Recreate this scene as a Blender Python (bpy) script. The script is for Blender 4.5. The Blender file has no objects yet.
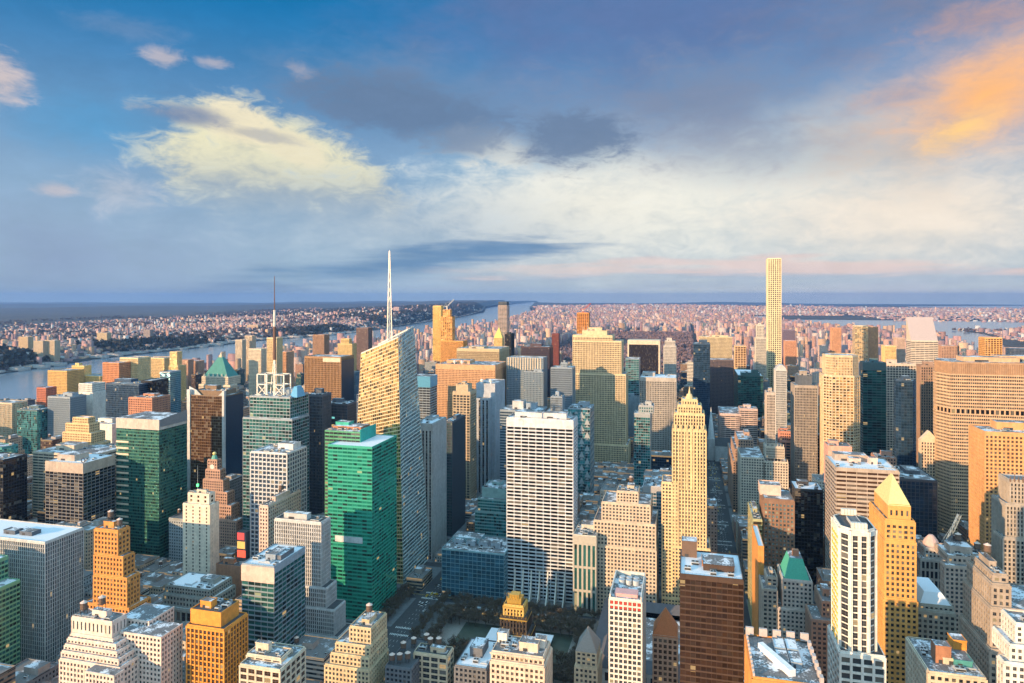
import bpy, math, random
import numpy as np
from mathutils import Vector
# ------------------------------------------------------------------ camera, sky, sun, exposure
S = bpy.context.scene
COL = S.collection
F = 683.0                                   # focal length in photo pixels
CT, ST = math.cos(math.radians(14.4)), math.sin(math.radians(14.4))
HZ = 296.0                                  # eye level row
EYE = 320.0
REARTH = 6.371e6
cam = bpy.data.objects.new('camera', bpy.data.cameras.new('camera'))
COL.objects.link(cam)
cam.location = (0, 0, EYE)
cam.rotation_euler = (math.radians(90), 0, math.radians(14.4))
cam.data.sensor_width = 36.0
cam.data.lens = 36.0 * F / 1024
cam.data.shift_y = -(341.5 - HZ) / 1024
cam.data.clip_start = 1.0
cam.data.clip_end = 200000
S.camera = cam
S.view_settings.view_transform = 'Standard'
S.view_settings.look = 'None'
S.view_settings.gamma = 1
S.view_settings.use_curve_mapping = False
S.view_settings.exposure = EXPO = 0.65
SUN_AZ, SUN_EL = math.radians(38), math.radians(10.5)     # azimuth west of grid south
sl = bpy.data.lights.new('sun', 'SUN')
sl.energy = 4.8
sl.angle = math.radians(0.5)
sl.color = (1.0, 0.64, 0.33)
sun = bpy.data.objects.new('sun', sl)
COL.objects.link(sun)
sun.rotation_euler = Vector((math.sin(SUN_AZ) * math.cos(SUN_EL), math.cos(SUN_AZ) * math.cos(SUN_EL), -math.sin(SUN_EL))).to_track_quat('-Z', 'Y').to_euler()
try:
    S.cycles.max_bounces = 5; S.cycles.diffuse_bounces = 2; S.cycles.glossy_bounces = 2
    S.cycles.transmission_bounces = 2; S.cycles.volume_bounces = 0
except Exception: pass

class NT:
    """small helper for node trees"""
    def __init__(s, nt): s.t = nt; s.n = nt.nodes; s.l = nt.links
    def node(s, typ, **kw):
        n = s.n.new(typ)
        for k, v in kw.items(): setattr(n, k, v)
        return n
    def put(s, sock, v):
        if hasattr(v, 'is_output'): s.l.new(v, sock)
        elif isinstance(v, (tuple, list)) and len(v) == 3 and sock.type == 'RGBA': sock.default_value = (*v, 1)
        else: sock.default_value = v
    def m(s, op, a, b=0.0, c=0.0, clamp=False):
        n = s.node('ShaderNodeMath', operation=op, use_clamp=clamp)
        s.put(n.inputs[0], a); s.put(n.inputs[1], b); s.put(n.inputs[2], c)
        return n.outputs[0]
    def smooth(s, v, a, b, lo=0.0, hi=1.0):
        n = s.node('ShaderNodeMapRange', interpolation_type='SMOOTHSTEP')
        s.put(n.inputs[0], v)
        for i, q in enumerate((a, b, lo, hi)): s.put(n.inputs[i + 1], q)
        return n.outputs[0]
    def mix(s, f, a, b, mode='MIX'):
        n = s.node('ShaderNodeMix', data_type='RGBA', blend_type=mode)
        s.put(n.inputs[0], f); s.put(n.inputs[6], a); s.put(n.inputs[7], b)
        return n.outputs[2]
    def comb(s, x, y, z):
        n = s.node('ShaderNodeCombineXYZ'); s.put(n.inputs[0], x); s.put(n.inputs[1], y); s.put(n.inputs[2], z)
        return n.outputs[0]
    def noise(s, vec, scale, detail=6, rough=0.55, dist=0.0):
        n = s.node('ShaderNodeTexNoise'); s.put(n.inputs['Vector'], vec); s.put(n.inputs['Scale'], scale)
        n.inputs['Detail'].default_value = detail; n.inputs['Roughness'].default_value = rough
        n.inputs['Distortion'].default_value = dist
        return n.outputs[0]

def azel(x, y):
    u = x - 512
    dx, dy = -F * ST + u * CT, F * CT + u * ST
    return math.atan2(dx, dy), math.atan2(HZ - y, math.hypot(dx, dy))

W = bpy.data.worlds.new('World'); S.world = W; W.use_nodes = True
W.node_tree.nodes.clear()
N = NT(W.node_tree)
WSTR = 0.1
sky = N.node('ShaderNodeTexSky', sky_type='NISHITA')
sky.sun_disc = False
sky.sun_elevation = SUN_EL
sky.sun_rotation = math.pi + SUN_AZ
sky.air_density = 1.0; sky.dust_density = 0.6; sky.ozone_density = 2.0
tc = N.node('ShaderNodeTexCoord')
sep = N.node('ShaderNodeSeparateXYZ'); N.l.new(tc.outputs['Generated'], sep.inputs[0])
az = N.m('ARCTAN2', sep.outputs[0], sep.outputs[1])
el = N.m('ARCSINE', sep.outputs[2])
KX = WSTR * 2 ** EXPO
def c10(r, g, b): return (r / KX, g / KX, b / KX)
# cloud texture: direction flattened so that clouds stretch along the horizon
cv = N.comb(N.m('MULTIPLY', az, 2.8), N.m('MULTIPLY', el, 5.2), N.m('MULTIPLY', sep.outputs[2], 1.0))
n1 = N.noise(cv, 2.6, 9, 0.55, 0.25)
n2 = N.noise(N.comb(N.m('ADD', N.m('MULTIPLY', az, 4.0), 7.3), N.m('MULTIPLY', el, 7.0), 2.7), 3.0, 9, 0.58, 0.3)
n3 = N.noise(N.comb(N.m('MULTIPLY', az, 2.0), N.m('MULTIPLY', el, 22.0), 9.1), 2.4, 8, 0.55, 0.2)
n4 = N.noise(N.comb(N.m('MULTIPLY', az, 6.0), N.m('MULTIPLY', el, 13.0), 4.4), 4.0, 11, 0.68, 0.5)
k4 = N.m('SUBTRACT', n4, 0.5)
k1 = N.m('SUBTRACT', n1, 0.5); k2 = N.m('SUBTRACT', n2, 0.5); k3 = N.m('SUBTRACT', n3, 0.5)
def blob(x, y, rx, ry, edge=0.5, warp=2.0, tilt=0.0, k=None):
    a0, e0 = azel(x, y)
    a1, _ = azel(x + rx, y); a2, _ = azel(x - rx, y); _, e1 = azel(x, y - ry); _, e2 = azel(x, y + ry)
    ra, re = (a1 - a2) / 2, (e1 - e2) / 2
    da = N.m('SUBTRACT', az, a0); de = N.m('SUBTRACT', el, e0)
    if tilt: de = N.m('ADD', de, N.m('MULTIPLY', da, tilt))
    d = N.m('ADD', N.m('POWER', N.m('DIVIDE', N.m('ABSOLUTE', da), ra), 2.0), N.m('POWER', N.m('DIVIDE', N.m('ABSOLUTE', de), re), 2.0))
    d = N.m('SQRT', d)
    v = N.m('ADD', N.m('SUBTRACT', 1.0, d), N.m('MULTIPLY', k1 if k is None else k, warp))
    return N.smooth(v, 0.0, edge)
# clear air: azure high in the west, paler low down and eastward
kA = N.m('ADD', N.m('MULTIPLY', k1, .8), N.m('MULTIPLY', k4, .45))
kB = N.m('ADD', N.m('MULTIPLY', k2, .7), N.m('MULTIPLY', k4, .75))
def lay(op, b, col):
    global c
    c = N.mix(N.m('MULTIPLY', b, op), c, col if hasattr(col, 'is_output') else c10(*col))
hi = N.smooth(el, 0.0, 0.42)
base = N.mix(hi, c10(.33, .45, .58), c10(.0, .16, .40))
base = N.mix(N.smooth(az, -0.62, 0.05), base, N.mix(hi, c10(.46, .52, .58), c10(.08, .20, .42)))
c = N.mix(0.06, base, N.mix(1.0, sky.outputs[0], (0.55, 0.85, 1.1), 'MULTIPLY'))
lay(.55, blob(95, 125, 150, 60, 1.2, 1.0, k=kA), (.045, .30, .58))
lay(.5, blob(520, 175, 210, 55, 1.2, 1.2, k=kA), (.22, .48, .68))
# pale luminous veil low in the centre and east
lay(1.0, blob(750, 205, 460, 128, .9, .9, k=kA), (.62, .66, .65))
lay(.95, blob(600, 205, 280, 72, 1.0, 1.4, k=kB), (.80, .78, .69))
lay(.95, blob(920, 215, 290, 74, 1.0, 1.0, k=kB), (.82, .73, .62))
lay(.6, blob(500, 150, 60, 24, .8, 2.2, k=kB), (.70, .68, .60))
lay(.75, blob(60, 255, 340, 90, 1.2, 1.2, k=kA), (.24, .32, .48))
lay(.7, blob(400, 225, 260, 52, 1.2, 1.6, k=kB), (.42, .50, .57))
lay(.6, blob(430, 285, 240, 22, 1.1, 1.4, k=k3), (.34, .45, .58))
lay(.55, blob(120, 190, 60, 26, .9, 2.2, k=kB), (.50, .52, .58))
# grey blue stratus sheet across the top right, with soft ragged lower edges
lay(.93, blob(640, 5, 400, 118, 1.0, 1.6, k=kA), (.105, .175, .36))
lay(.75, blob(900, 0, 220, 75, 1.2, 1.8, k=kA), (.20, .21, .30))
lay(.85, blob(690, 105, 215, 78, 1.1, 1.8, k=kB), (.185, .235, .35))
lay(.6, blob(760, 150, 150, 45, 1.1, 1.8, k=kB), (.27, .31, .40))
lay(.65, blob(430, 95, 210, 62, 1.0, 1.6, .1, k=kA), (.16, .25, .40))
lay(.92, blob(395, 106, 140, 42, .6, 1.7, .14, k=kB), (.125, .20, .33))
lay(.8, blob(465, 140, 70, 22, .8, 2.0, k=kB), (.20, .27, .38))
lay(.9, blob(578, 138, 84, 38, .6, 1.8, k=kB), (.135, .205, .33))
lay(.6, blob(905, 150, 150, 62, 1.3, 1.4, k=kA), (.46, .40, .36))
# orange lit cloud on the right
lay(.8, blob(1000, 100, 270, 130, 1.6, 1.0, -.1, k=kA), (.68, .50, .40))
lay(1.0, blob(1010, 88, 180, 96, 1.5, 1.1, -.1, k=kA), (.84, .48, .29))
lay(1.0, blob(985, 95, 105, 62, 1.3, 1.3, -.25, k=kB), (.92, .46, .18))
lay(.9, blob(958, 130, 60, 26, 1.1, 1.5, -.35, k=kB), (.95, .60, .24))
lay(.7, blob(985, 18, 110, 26, 1.2, 1.8, k=kB), (.50, .31, .27))
lay(.5, blob(900, 95, 60, 22, 1.1, 1.9, k=kB), (.55, .36, .30))
# big sunlit cumulus, dissolving downwards
low = N.smooth(N.m('ADD', el, N.m('MULTIPLY', kB, .05)), azel(275, 232)[1], azel(275, 172)[1])
cum = N.mix(N.smooth(N.m('ADD', el, N.m('MULTIPLY', kB, 0.12)), azel(275, 205)[1], azel(275, 140)[1]), c10(.37, .43, .47), c10(.76, .72, .50))
cum = N.mix(N.smooth(kB, .02, .22), cum, c10(.52, .56, .52))
lay(N.m('MULTIPLY', low, .97), blob(292, 194, 155, 86, .36, 1.0, .30, k=kB), cum)
lay(.95, blob(240, 124, 46, 28, .45, 1.2, .2, k=kB), (.80, .72, .52))
lay(.9, blob(292, 146, 44, 20, .45, 1.3, .3, k=kB), (.74, .68, .50))
lay(.8, blob(190, 116, 66, 14, .7, 1.6, k=kB), (.20, .25, .37))
lay(.55, blob(255, 134, 60, 9, .7, 1.8, .1, k=kB), (.28, .31, .38))
# small clouds on the left
for bx, by, rx, ry, op in ((2, 78, 40, 34, .85), (165, 58, 30, 14, .6), (215, 62, 28, 9, .5), (58, 190, 28, 11, .5), (300, 70, 22, 12, .3)):
    lay(op, blob(bx, by, rx, ry, .9, 2.2, k=kB), (.62, .52, .50))
lay(.6, blob(125, 28, 85, 16, 1.0, 2.2, k=kB), (.13, .24, .42))
# dark blue bank running up to the right
lay(.92, blob(400, 264, 280, 20, .9, 1.7, -.13, k=k3), (.13, .25, .42))
lay(.85, blob(520, 247, 120, 13, .8, 2.4, k=k3), (.13, .25, .42))
lay(.6, blob(150, 290, 380, 18, 1.2, 1.0, k=k3), (.22, .29, .44))
# streaks above the eastern horizon
lay(.75, blob(760, 276, 430, 20, .9, 3.2, k=k3), (.38, .45, .55))
lay(.75, blob(800, 266, 360, 12, .8, 3.4, k=k3), (.78, .60, .54))
lay(.6, blob(560, 270, 160, 9, .8, 3.0, k=k3), (.70, .60, .56))
lay(.8, blob(860, 294, 380, 14, 1.1, 1.2, k=k3), (.52, .52, .57))
tx = N.m('ADD', 1.13, N.m('MULTIPLY', kB, .32))
c = N.mix(1.0, c, N.comb(tx, tx, tx), 'MULTIPLY')
# unseen cloudy sky overhead and sunward, made brighter to fill the shaded walls
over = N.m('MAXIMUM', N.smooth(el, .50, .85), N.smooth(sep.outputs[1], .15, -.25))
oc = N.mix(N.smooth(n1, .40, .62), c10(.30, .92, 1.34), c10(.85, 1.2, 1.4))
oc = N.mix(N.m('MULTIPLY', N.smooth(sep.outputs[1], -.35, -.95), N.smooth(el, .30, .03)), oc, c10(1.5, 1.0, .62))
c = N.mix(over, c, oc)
bgn = N.node('ShaderNodeBackground'); N.put(bgn.inputs[0], c); bgn.inputs[1].default_value = WSTR
wo = N.node('ShaderNodeOutputWorld'); N.l.new(bgn.outputs[0], wo.inputs[0])
# ------------------------------------------------------------------ materials
def new_mat(name):
    m = bpy.data.materials.new(name); m.use_nodes = True; m.node_tree.nodes.clear()
    n = NT(m.node_tree)
    out = n.node('ShaderNodeOutputMaterial'); b = n.node('ShaderNodeBsdfPrincipled')
    n.l.new(b.outputs[0], out.inputs[0])
    return m, n, b, out
_M = {}
PAL = dict(white=(.74, .70, .64), cream=(.66, .56, .43), tan=(.52, .40, .27), orange=(.66, .29, .08), brick=(.40, .19, .11),
           brown=(.17, .11, .08), bronze=(.20, .12, .07), grey=(.36, .36, .37), dgrey=(.15, .16, .18), lgrey=(.54, .54, .54), pink=(.66, .50, .43),
           black=(.028, .03, .036), gold=(.72, .52, .22), teal=(.07, .30, .30), red=(.50, .09, .05), copper=(.16, .42, .34), mint=(.30, .60, .34),
           steel=(.30, .36, .42), navy=(.04, .08, .14), green=(.04, .26, .17), silver=(.55, .58, .60), rust=(.45, .20, .09), sand=(.60, .49, .35),
           lime=(.22, .52, .20), slate=(.10, .12, .15), ochre=(.74, .31, .055), greenmet=(.06, .32, .22), skyblue=(.12, .36, .56), yellow=(.80, .55, .06))
def wall(c):
    k = ('wall', c)
    if k in _M: return _M[k]
    col = PAL[c] if isinstance(c, str) else c
    m, n, b, o = new_mat('masonry_' + (c if isinstance(c, str) else 'mixed'))
    g = n.node('ShaderNodeNewGeometry').outputs['Position']
    mp = n.node('ShaderNodeMapping'); n.l.new(g, mp.inputs[0]); mp.inputs['Scale'].default_value = (1, 1, 0.25)
    a = n.noise(mp.outputs[0], 0.12, 5, 0.6); f = n.noise(g, 1.3, 3, 0.6)
    st_ = n.node('ShaderNodeMapping'); n.l.new(g, st_.inputs[0]); st_.inputs['Scale'].default_value = (1, 1, .05)
    sv = n.noise(st_.outputs[0], 0.9, 4, 0.65)
    v = n.m('ADD', n.m('MULTIPLY', a, 0.55), n.m('ADD', n.m('MULTIPLY', f, 0.4), n.m('MULTIPLY', sv, .5)))
    v = n.m('ADD', v, 0.27)
    vo = n.node('ShaderNodeTexVoronoi'); n.l.new(g, vo.inputs['Vector']); vo.inputs['Scale'].default_value = .33
    vs_ = n.node('ShaderNodeSeparateColor'); n.l.new(vo.outputs['Color'], vs_.inputs[0])
    sg = n.node('ShaderNodeSeparateXYZ'); n.l.new(g, sg.inputs[0])
    jt = n.m('LESS_THAN', n.m('FRACT', n.m('DIVIDE', sg.outputs[2], 1.22)), .09)
    soot = n.smooth(n.noise(st_.outputs[0], .45, 5, .7), .52, .75)
    bc = n.mix(1.0, col, n.comb(v, v, v), 'MULTIPLY')
    pv_ = n.m('ADD', .90, n.m('MULTIPLY', vs_.outputs[0], .2))
    bc = n.mix(1.0, bc, n.comb(pv_, pv_, pv_), 'MULTIPLY')
    bc = n.mix(n.m('MULTIPLY', soot, .45), bc, n.mix(1.0, bc, (.45, .43, .42), 'MULTIPLY'))
    bc = n.mix(n.m('MULTIPLY', jt, .25), bc, n.mix(1.0, bc, (.5, .5, .5), 'MULTIPLY'))
    n.put(b.inputs['Base Color'], bc)
    b.inputs['Roughness'].default_value = 0.85
    _M[k] = m; return m
def metal(c, rough=0.35, met=0.6):
    k = ('metal', c, rough)
    if k in _M: return _M[k]
    col = PAL[c] if isinstance(c, str) else c
    m, n, b, o = new_mat('metal_' + (c if isinstance(c, str) else 'mixed'))
    g = n.node('ShaderNodeNewGeometry').outputs['Position']
    v = n.m('ADD', n.m('MULTIPLY', n.noise(g, 0.4, 4, 0.6), 0.5), 0.75)
    n.put(b.inputs['Base Color'], n.mix(1.0, col, n.comb(v, v, v), 'MULTIPLY'))
    b.inputs['Metallic'].default_value = met; b.inputs['Roughness'].default_value = rough
    _M[k] = m; return m
GLS = dict(dark=((.018, .024, .034), 0.0), blue=((.08, .24, .36), .65), navy=((.04, .09, .16), .6), green=((.03, .30, .21), .45), lime=((.10, .42, .15), .45),
           teal=((.10, .40, .42), .7), bronze=((.075, .04, .022), .2), umber=((.045, .026, .018), .15), smoke=((.045, .05, .055), .15), pale=((.42, .58, .60), .75), grey=((.10, .12, .14), .3), black=((.008, .009, .012), 0.0),
           brass=((.80, .54, .24), .75), darkgreen=((.05, .19, .18), .5), sky=((.10, .34, .52), .5))
def glass(c):
    k = ('glass', c)
    if k in _M: return _M[k]
    col, met = GLS[c]
    m, n, b, o = new_mat('window_glass_' + c)
    uv = n.node('ShaderNodeUVMap').outputs[0]
    fl = n.node('ShaderNodeVectorMath', operation='FLOOR'); n.l.new(uv, fl.inputs[0])
    wn = n.node('ShaderNodeTexWhiteNoise', noise_dimensions='2D'); n.l.new(fl.outputs[0], wn.inputs['Vector'])
    sp = n.node('ShaderNodeSeparateColor'); n.l.new(wn.outputs['Color'], sp.inputs[0])
    r1, r2, r3 = sp.outputs[0], sp.outputs[1], sp.outputs[2]
    v = n.m('ADD', n.m('MULTIPLY', r1, 0.8), 0.6)
    cc = n.mix(1.0, col, n.comb(v, v, v), 'MULTIPLY')
    if c in ('green', 'brass', 'pale', 'darkgreen', 'teal'):      # rooms seen through the glass: some bays stay dark
        dk = n.smooth(n.m('ADD', n.m('MULTIPLY', r2, .6), n.m('MULTIPLY', n.noise(n.node('ShaderNodeUVMap').outputs[0], .35, 2, .5), .8)), .80, .84)
        cc = n.mix(n.m('MULTIPLY', dk, .85), cc, (.01, .02, .022))
    blind = n.smooth(r2, 0.84, 0.86)
    if c == 'umber': blind = n.m('MULTIPLY', blind, .12)
    cc = n.mix(n.m('MULTIPLY', blind, 0.3 if met < .3 else .06), cc, (.42, .38, .32))
    n.put(b.inputs['Base Color'], cc)
    b.inputs['Metallic'].default_value = met
    b.inputs['Roughness'].default_value = 0.09
    b.inputs['IOR'].default_value = 1.52
    nn = n.node('ShaderNodeNewGeometry').outputs['Normal']
    vm = n.node('ShaderNodeVectorMath', operation='SUBTRACT'); n.l.new(wn.outputs['Color'], vm.inputs[0]); vm.inputs[1].default_value = (.5, .5, .5)
    vs = n.node('ShaderNodeVectorMath', operation='SCALE'); n.l.new(vm.outputs[0], vs.inputs[0]); vs.inputs['Scale'].default_value = 0.07
    va = n.node('ShaderNodeVectorMath', operation='ADD'); n.l.new(nn, va.inputs[0]); n.l.new(vs.outputs[0], va.inputs[1])
    vn = n.node('ShaderNodeVectorMath', operation='NORMALIZE'); n.l.new(va.outputs[0], vn.inputs[0]); n.l.new(vn.outputs[0], b.inputs['Normal'])
    lit = n.smooth(r3, 0.989, 0.991)                       # a few rooms have their lamps on
    b.inputs['Emission Color'].default_value = (1.0, .66, .28, 1)
    n.l.new(n.m('MULTIPLY', lit, 0.32), b.inputs['Emission Strength'])
    _M[k] = m; return m
def roofm(kind):
    k = ('roof', kind)
    if k in _M: return _M[k]
    m, n, b, o = new_mat('roof_' + kind)
    g = n.node('ShaderNodeNewGeometry').outputs['Position']
    a = n.noise(g, 0.09, 4, 0.6); f = n.noise(g, 0.8, 4, 0.6)
    t = {'snow': .30, 'mixed': .50, 'gravel': .64, 'tar': .75}[kind]
    sn = n.smooth(n.m('ADD', n.m('MULTIPLY', a, .7), n.m('MULTIPLY', f, .3)), t, t + .06)
    gr = n.mix(f, (.10, .10, .11), (.26, .25, .25)) if kind != 'tar' else n.mix(f, (.04, .04, .045), (.12, .12, .13))
    sx_ = n.node('ShaderNodeSeparateXYZ'); n.l.new(g, sx_.inputs[0])
    seam = n.m('MAXIMUM', n.m('LESS_THAN', n.m('FRACT', n.m('DIVIDE', sx_.outputs[0], 2.4)), .06), n.m('LESS_THAN', n.m('FRACT', n.m('DIVIDE', sx_.outputs[1], 7.0)), .03))
    pud = n.smooth(n.noise(g, .16, 3, .5), .58, .66)
    gr = n.mix(n.m('MULTIPLY', seam, .6), gr, (.03, .03, .032)); gr = n.mix(n.m('MULTIPLY', pud, .5), gr, (.05, .055, .06))
    n.put(b.inputs['Base Color'], n.mix(sn, gr, (.76, .78, .83)))
    b.inputs['Roughness'].default_value = 0.8
    _M[k] = m; return m
def facade_mat(kind):
    """painted masonry with a window grid (UV in bays and floors); colour comes from the building's own colour attribute"""
    k = ('fac', kind)
    if k in _M: return _M[k]
    m, n, b, o = new_mat('facade_' + kind)
    uv = n.node('ShaderNodeUVMap').outputs[0]
    s = n.node('ShaderNodeSeparateXYZ'); n.l.new(uv, s.inputs[0])
    ww, wh = {'punch': (.48, .50), 'ribbon': (1.1, .48), 'glass': (.9, .78), 'far': (.5, .5)}[kind]
    fx = n.m('FRACT', s.outputs[0]); fy = n.m('FRACT', s.outputs[1])
    mx = n.m('LESS_THAN', n.m('ABSOLUTE', n.m('SUBTRACT', fx, .5)), ww / 2)
    my = n.m('LESS_THAN', n.m('ABSOLUTE', n.m('SUBTRACT', fy, .5)), wh / 2)
    geo = n.node('ShaderNodeNewGeometry'); gs = n.node('ShaderNodeSeparateXYZ'); n.l.new(geo.outputs['True Normal'], gs.inputs[0])
    up = n.m('GREATER_THAN', gs.outputs[2], 0.5)
    win = n.m('MULTIPLY', n.m('MULTIPLY', mx, my), n.m('SUBTRACT', 1.0, up))
    fl = n.node('ShaderNodeVectorMath', operation='FLOOR'); n.l.new(uv, fl.inputs[0])
    wn = n.node('ShaderNodeTexWhiteNoise', noise_dimensions='2D'); n.l.new(fl.outputs[0], wn.inputs['Vector'])
    sp = n.node('ShaderNodeSeparateColor'); n.l.new(wn.outputs['Color'], sp.inputs[0])
    at = n.node('ShaderNodeAttribute', attribute_name='Col')
    p = geo.outputs['Position']
    v = n.m('ADD', n.m('MULTIPLY', n.noise(p, 0.15, 4, .6), 0.7), 0.65)
    wc = n.mix(1.0, at.outputs['Color'], n.comb(v, v, v), 'MULTIPLY')
    rv = n.noise(p, 0.07, 4, .65)
    rs = n.smooth(rv, .55, .64)
    rc = n.mix(rs, n.mix(n.noise(p, .9, 3), (.10, .10, .11), (.27, .25, .24)), (.60, .63, .68))
    wc = n.mix(up, wc, rc)
    gc = n.mix(sp.outputs[0], (.012, .016, .022), (.07, .09, .11))
    if kind == 'glass': gc = n.mix(sp.outputs[0], n.mix(1.0, at.outputs['Color'], (.5, .5, .5), 'MULTIPLY'), at.outputs['Color'])
    gc = n.mix(n.m('MULTIPLY', n.smooth(sp.outputs[1], .80, .82), .4), gc, (.40, .36, .30))
    n.put(b.inputs['Base Color'], n.mix(win, wc, gc))
    n.l.new(n.m('SUBTRACT', 0.85, n.m('MULTIPLY', win, 0.72)), b.inputs['Roughness'])
    if kind == 'glass': n.l.new(n.m('MULTIPLY', win, .35), b.inputs['Metallic'])
    lit = n.m('MULTIPLY', win, n.smooth(sp.outputs[2], .975, .977))
    b.inputs['Emission Color'].default_value = (1.0, .62, .25, 1)
    n.l.new(n.m('MULTIPLY', lit, .30), b.inputs['Emission Strength'])
    _M[k] = m; return m
def plain(name, col, rough=.8, emit=0, var=.3, scale=.5):
    k = ('plain', name)
    if k in _M: return _M[k]
    m, n, b, o = new_mat(name)
    g = n.node('ShaderNodeNewGeometry').outputs['Position']
    v = n.m('ADD', n.m('MULTIPLY', n.noise(g, scale, 5, .6), 2 * var), 1 - var)
    n.put(b.inputs['Base Color'], n.mix(1.0, col, n.comb(v, v, v), 'MULTIPLY'))
    b.inputs['Roughness'].default_value = rough
    if emit:
        b.inputs['Emission Color'].default_value = (*col, 1); b.inputs['Emission Strength'].default_value = emit
    _M[k] = m; return m

# ------------------------------------------------------------------ mesh builder
class MB:
    def __init__(s): s.v = []; s.f = []; s.mi = []; s.uv = []; s.mats = []; s.col = None; s.cols = []
    def mid(s, m):
        if m not in s.mats: s.mats.append(m)
        return s.mats.index(m)
    def face(s, pts, m, uv=None):
        b = len(s.v); s.v += [tuple(p) for p in pts]; s.f.append(tuple(range(b, b + len(pts)))); s.mi.append(s.mid(m))
        s.uv += list(uv) if uv else [(0, 0)] * len(pts)
        s.cols.append(s.col or (1, 1, 1))
    def box(s, x0, x1, y0, y1, z0, z1, m, top=None, bottom=False):
        s.prism([(x0, y0), (x1, y0), (x1, y1), (x0, y1)], z0, z1, m, top, bottom=bottom)
    def prism(s, poly, z0, z1, m, top=None, bay=None, fl=None, bottom=False, top_poly=None, notop=False):
        """walls of a polygon footprint (counter clockwise seen from above) with UVs in bays and floors"""
        n = len(poly); tp = top_poly or poly
        for i in range(n):
            a, b = poly[i], poly[(i + 1) % n]; c, d = tp[(i + 1) % n], tp[i]
            L = math.hypot(b[0] - a[0], b[1] - a[1])
            nb = max(1, round(L / bay)) if bay else 1; nf = (z1 - z0) / fl if fl else 1
            o = i * 37
            s.face([(a[0], a[1], z0), (b[0], b[1], z0), (c[0], c[1], z1), (d[0], d[1], z1)], m, [(o, 0), (o + nb, 0), (o + nb, nf), (o, nf)])
        if not notop: s.face([(p[0], p[1], z1) for p in tp], top or m)
        if bottom: s.face([(p[0], p[1], z0) for p in reversed(poly)], m)
    def bar(s, a, t, nrm, l0, l1, d0, d1, z0, z1, m):
        """a box lying along a wall: l along the wall, d outwards"""
        def P(l, d, z): return (a[0] + t[0] * l + nrm[0] * d, a[1] + t[1] * l + nrm[1] * d, z)
        A = [P(l0, d1, z0), P(l1, d1, z0), P(l1, d1, z1), P(l0, d1, z1)]
        B = [P(l0, d0, z0), P(l1, d0, z0), P(l1, d0, z1), P(l0, d0, z1)]
        s.face(A, m); s.face([A[3], A[2], B[2], B[3]], m); s.face([A[0], B[0], B[1], A[1]], m)
        s.face([A[1], B[1], B[2], A[2]], m); s.face([A[0], A[3], B[3], B[0]], m)
    def cone(s, cx, cy, z0, z1, r0, r1, m, n=12, cap=True, ph=0):
        p0 = [(cx + r0 * math.cos(2 * math.pi * i / n + ph), cy + r0 * math.sin(2 * math.pi * i / n + ph), z0) for i in range(n)]
        if r1 < 1e-4:
            for i in range(n): s.face([p0[i], p0[(i + 1) % n], (cx, cy, z1)], m)
            return
        p1 = [(cx + r1 * math.cos(2 * math.pi * i / n + ph), cy + r1 * math.sin(2 * math.pi * i / n + ph), z1) for i in range(n)]
        for i in range(n): s.face([p0[i], p0[(i + 1) % n], p1[(i + 1) % n], p1[i]], m)
        if cap: s.face(p1, m)
    def beam(s, a, b, w, m):
        a, b = Vector(a), Vector(b); d = (b - a).normalized()
        u = d.cross(Vector((0, 0, 1)) if abs(d.z) < .95 else Vector((1, 0, 0))).normalized() * (w / 2); v = d.cross(u).normalized() * (w / 2)
        q = [u + v, u - v, -u - v, -u + v]
        for i in range(4):
            j = (i + 1) % 4
            s.face([a + q[j], a + q[i], b + q[i], b + q[j]], m)
        s.face([a + x for x in q], m); s.face([b + x for x in reversed(q)], m)
    def build(s, name, parent=None, org=(0, 0, 0), color=False):
        me = bpy.data.meshes.new(name)
        if org != (0, 0, 0): vv = [(x - org[0], y - org[1], z - org[2]) for x, y, z in s.v]
        else: vv = s.v
        me.from_pydata(vv, [], s.f)
        for m in s.mats: me.materials.append(m)
        me.polygons.foreach_set('material_index', s.mi)
        uvl = me.uv_layers.new(name='UVMap')
        uvl.data.foreach_set('uv', np.array(s.uv, dtype=np.float32).ravel())
        if color:
            ca = me.attributes.new('Col', 'FLOAT_COLOR', 'FACE')
            arr = np.ones((len(s.f), 4), np.float32); arr[:, :3] = np.array(s.cols, np.float32)
            ca.data.foreach_set('color', arr.ravel())
        me.update()
        o = bpy.data.objects.new(name, me); COL.objects.link(o)
        if parent: o.parent = parent
        return o
def tag(o, label=None, cat=None, group=None, kind=None):
    if label: o['label'] = label
    if cat: o['category'] = cat
    if group: o['group'] = group
    if kind: o['kind'] = kind
    return o
def empty(name, loc, label, cat, group=None):
    o = bpy.data.objects.new(name, None); COL.objects.link(o); o.location = loc; o.empty_display_size = 5
    return tag(o, label, cat, group)
def ratio(x):
    u = x - 512
    return (-F * ST + u * CT) / (F * CT + u * ST)
def wx(x, Y): return ratio(x) * Y
def depth(x, Y): return Y * F / (F * CT + (x - 512) * ST)
def zof(x, y, Y): return EYE - (y - HZ) * depth(x, Y) / F
def topix(X, Y, Z):
    u = X * CT + Y * ST; d = -X * ST + Y * CT
    d = max(d, 1.0)
    return 512 + F * u / d, HZ + F * (EYE - Z) / d
def drop(x, y): return (x * x + y * y) / (2 * REARTH)

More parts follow.
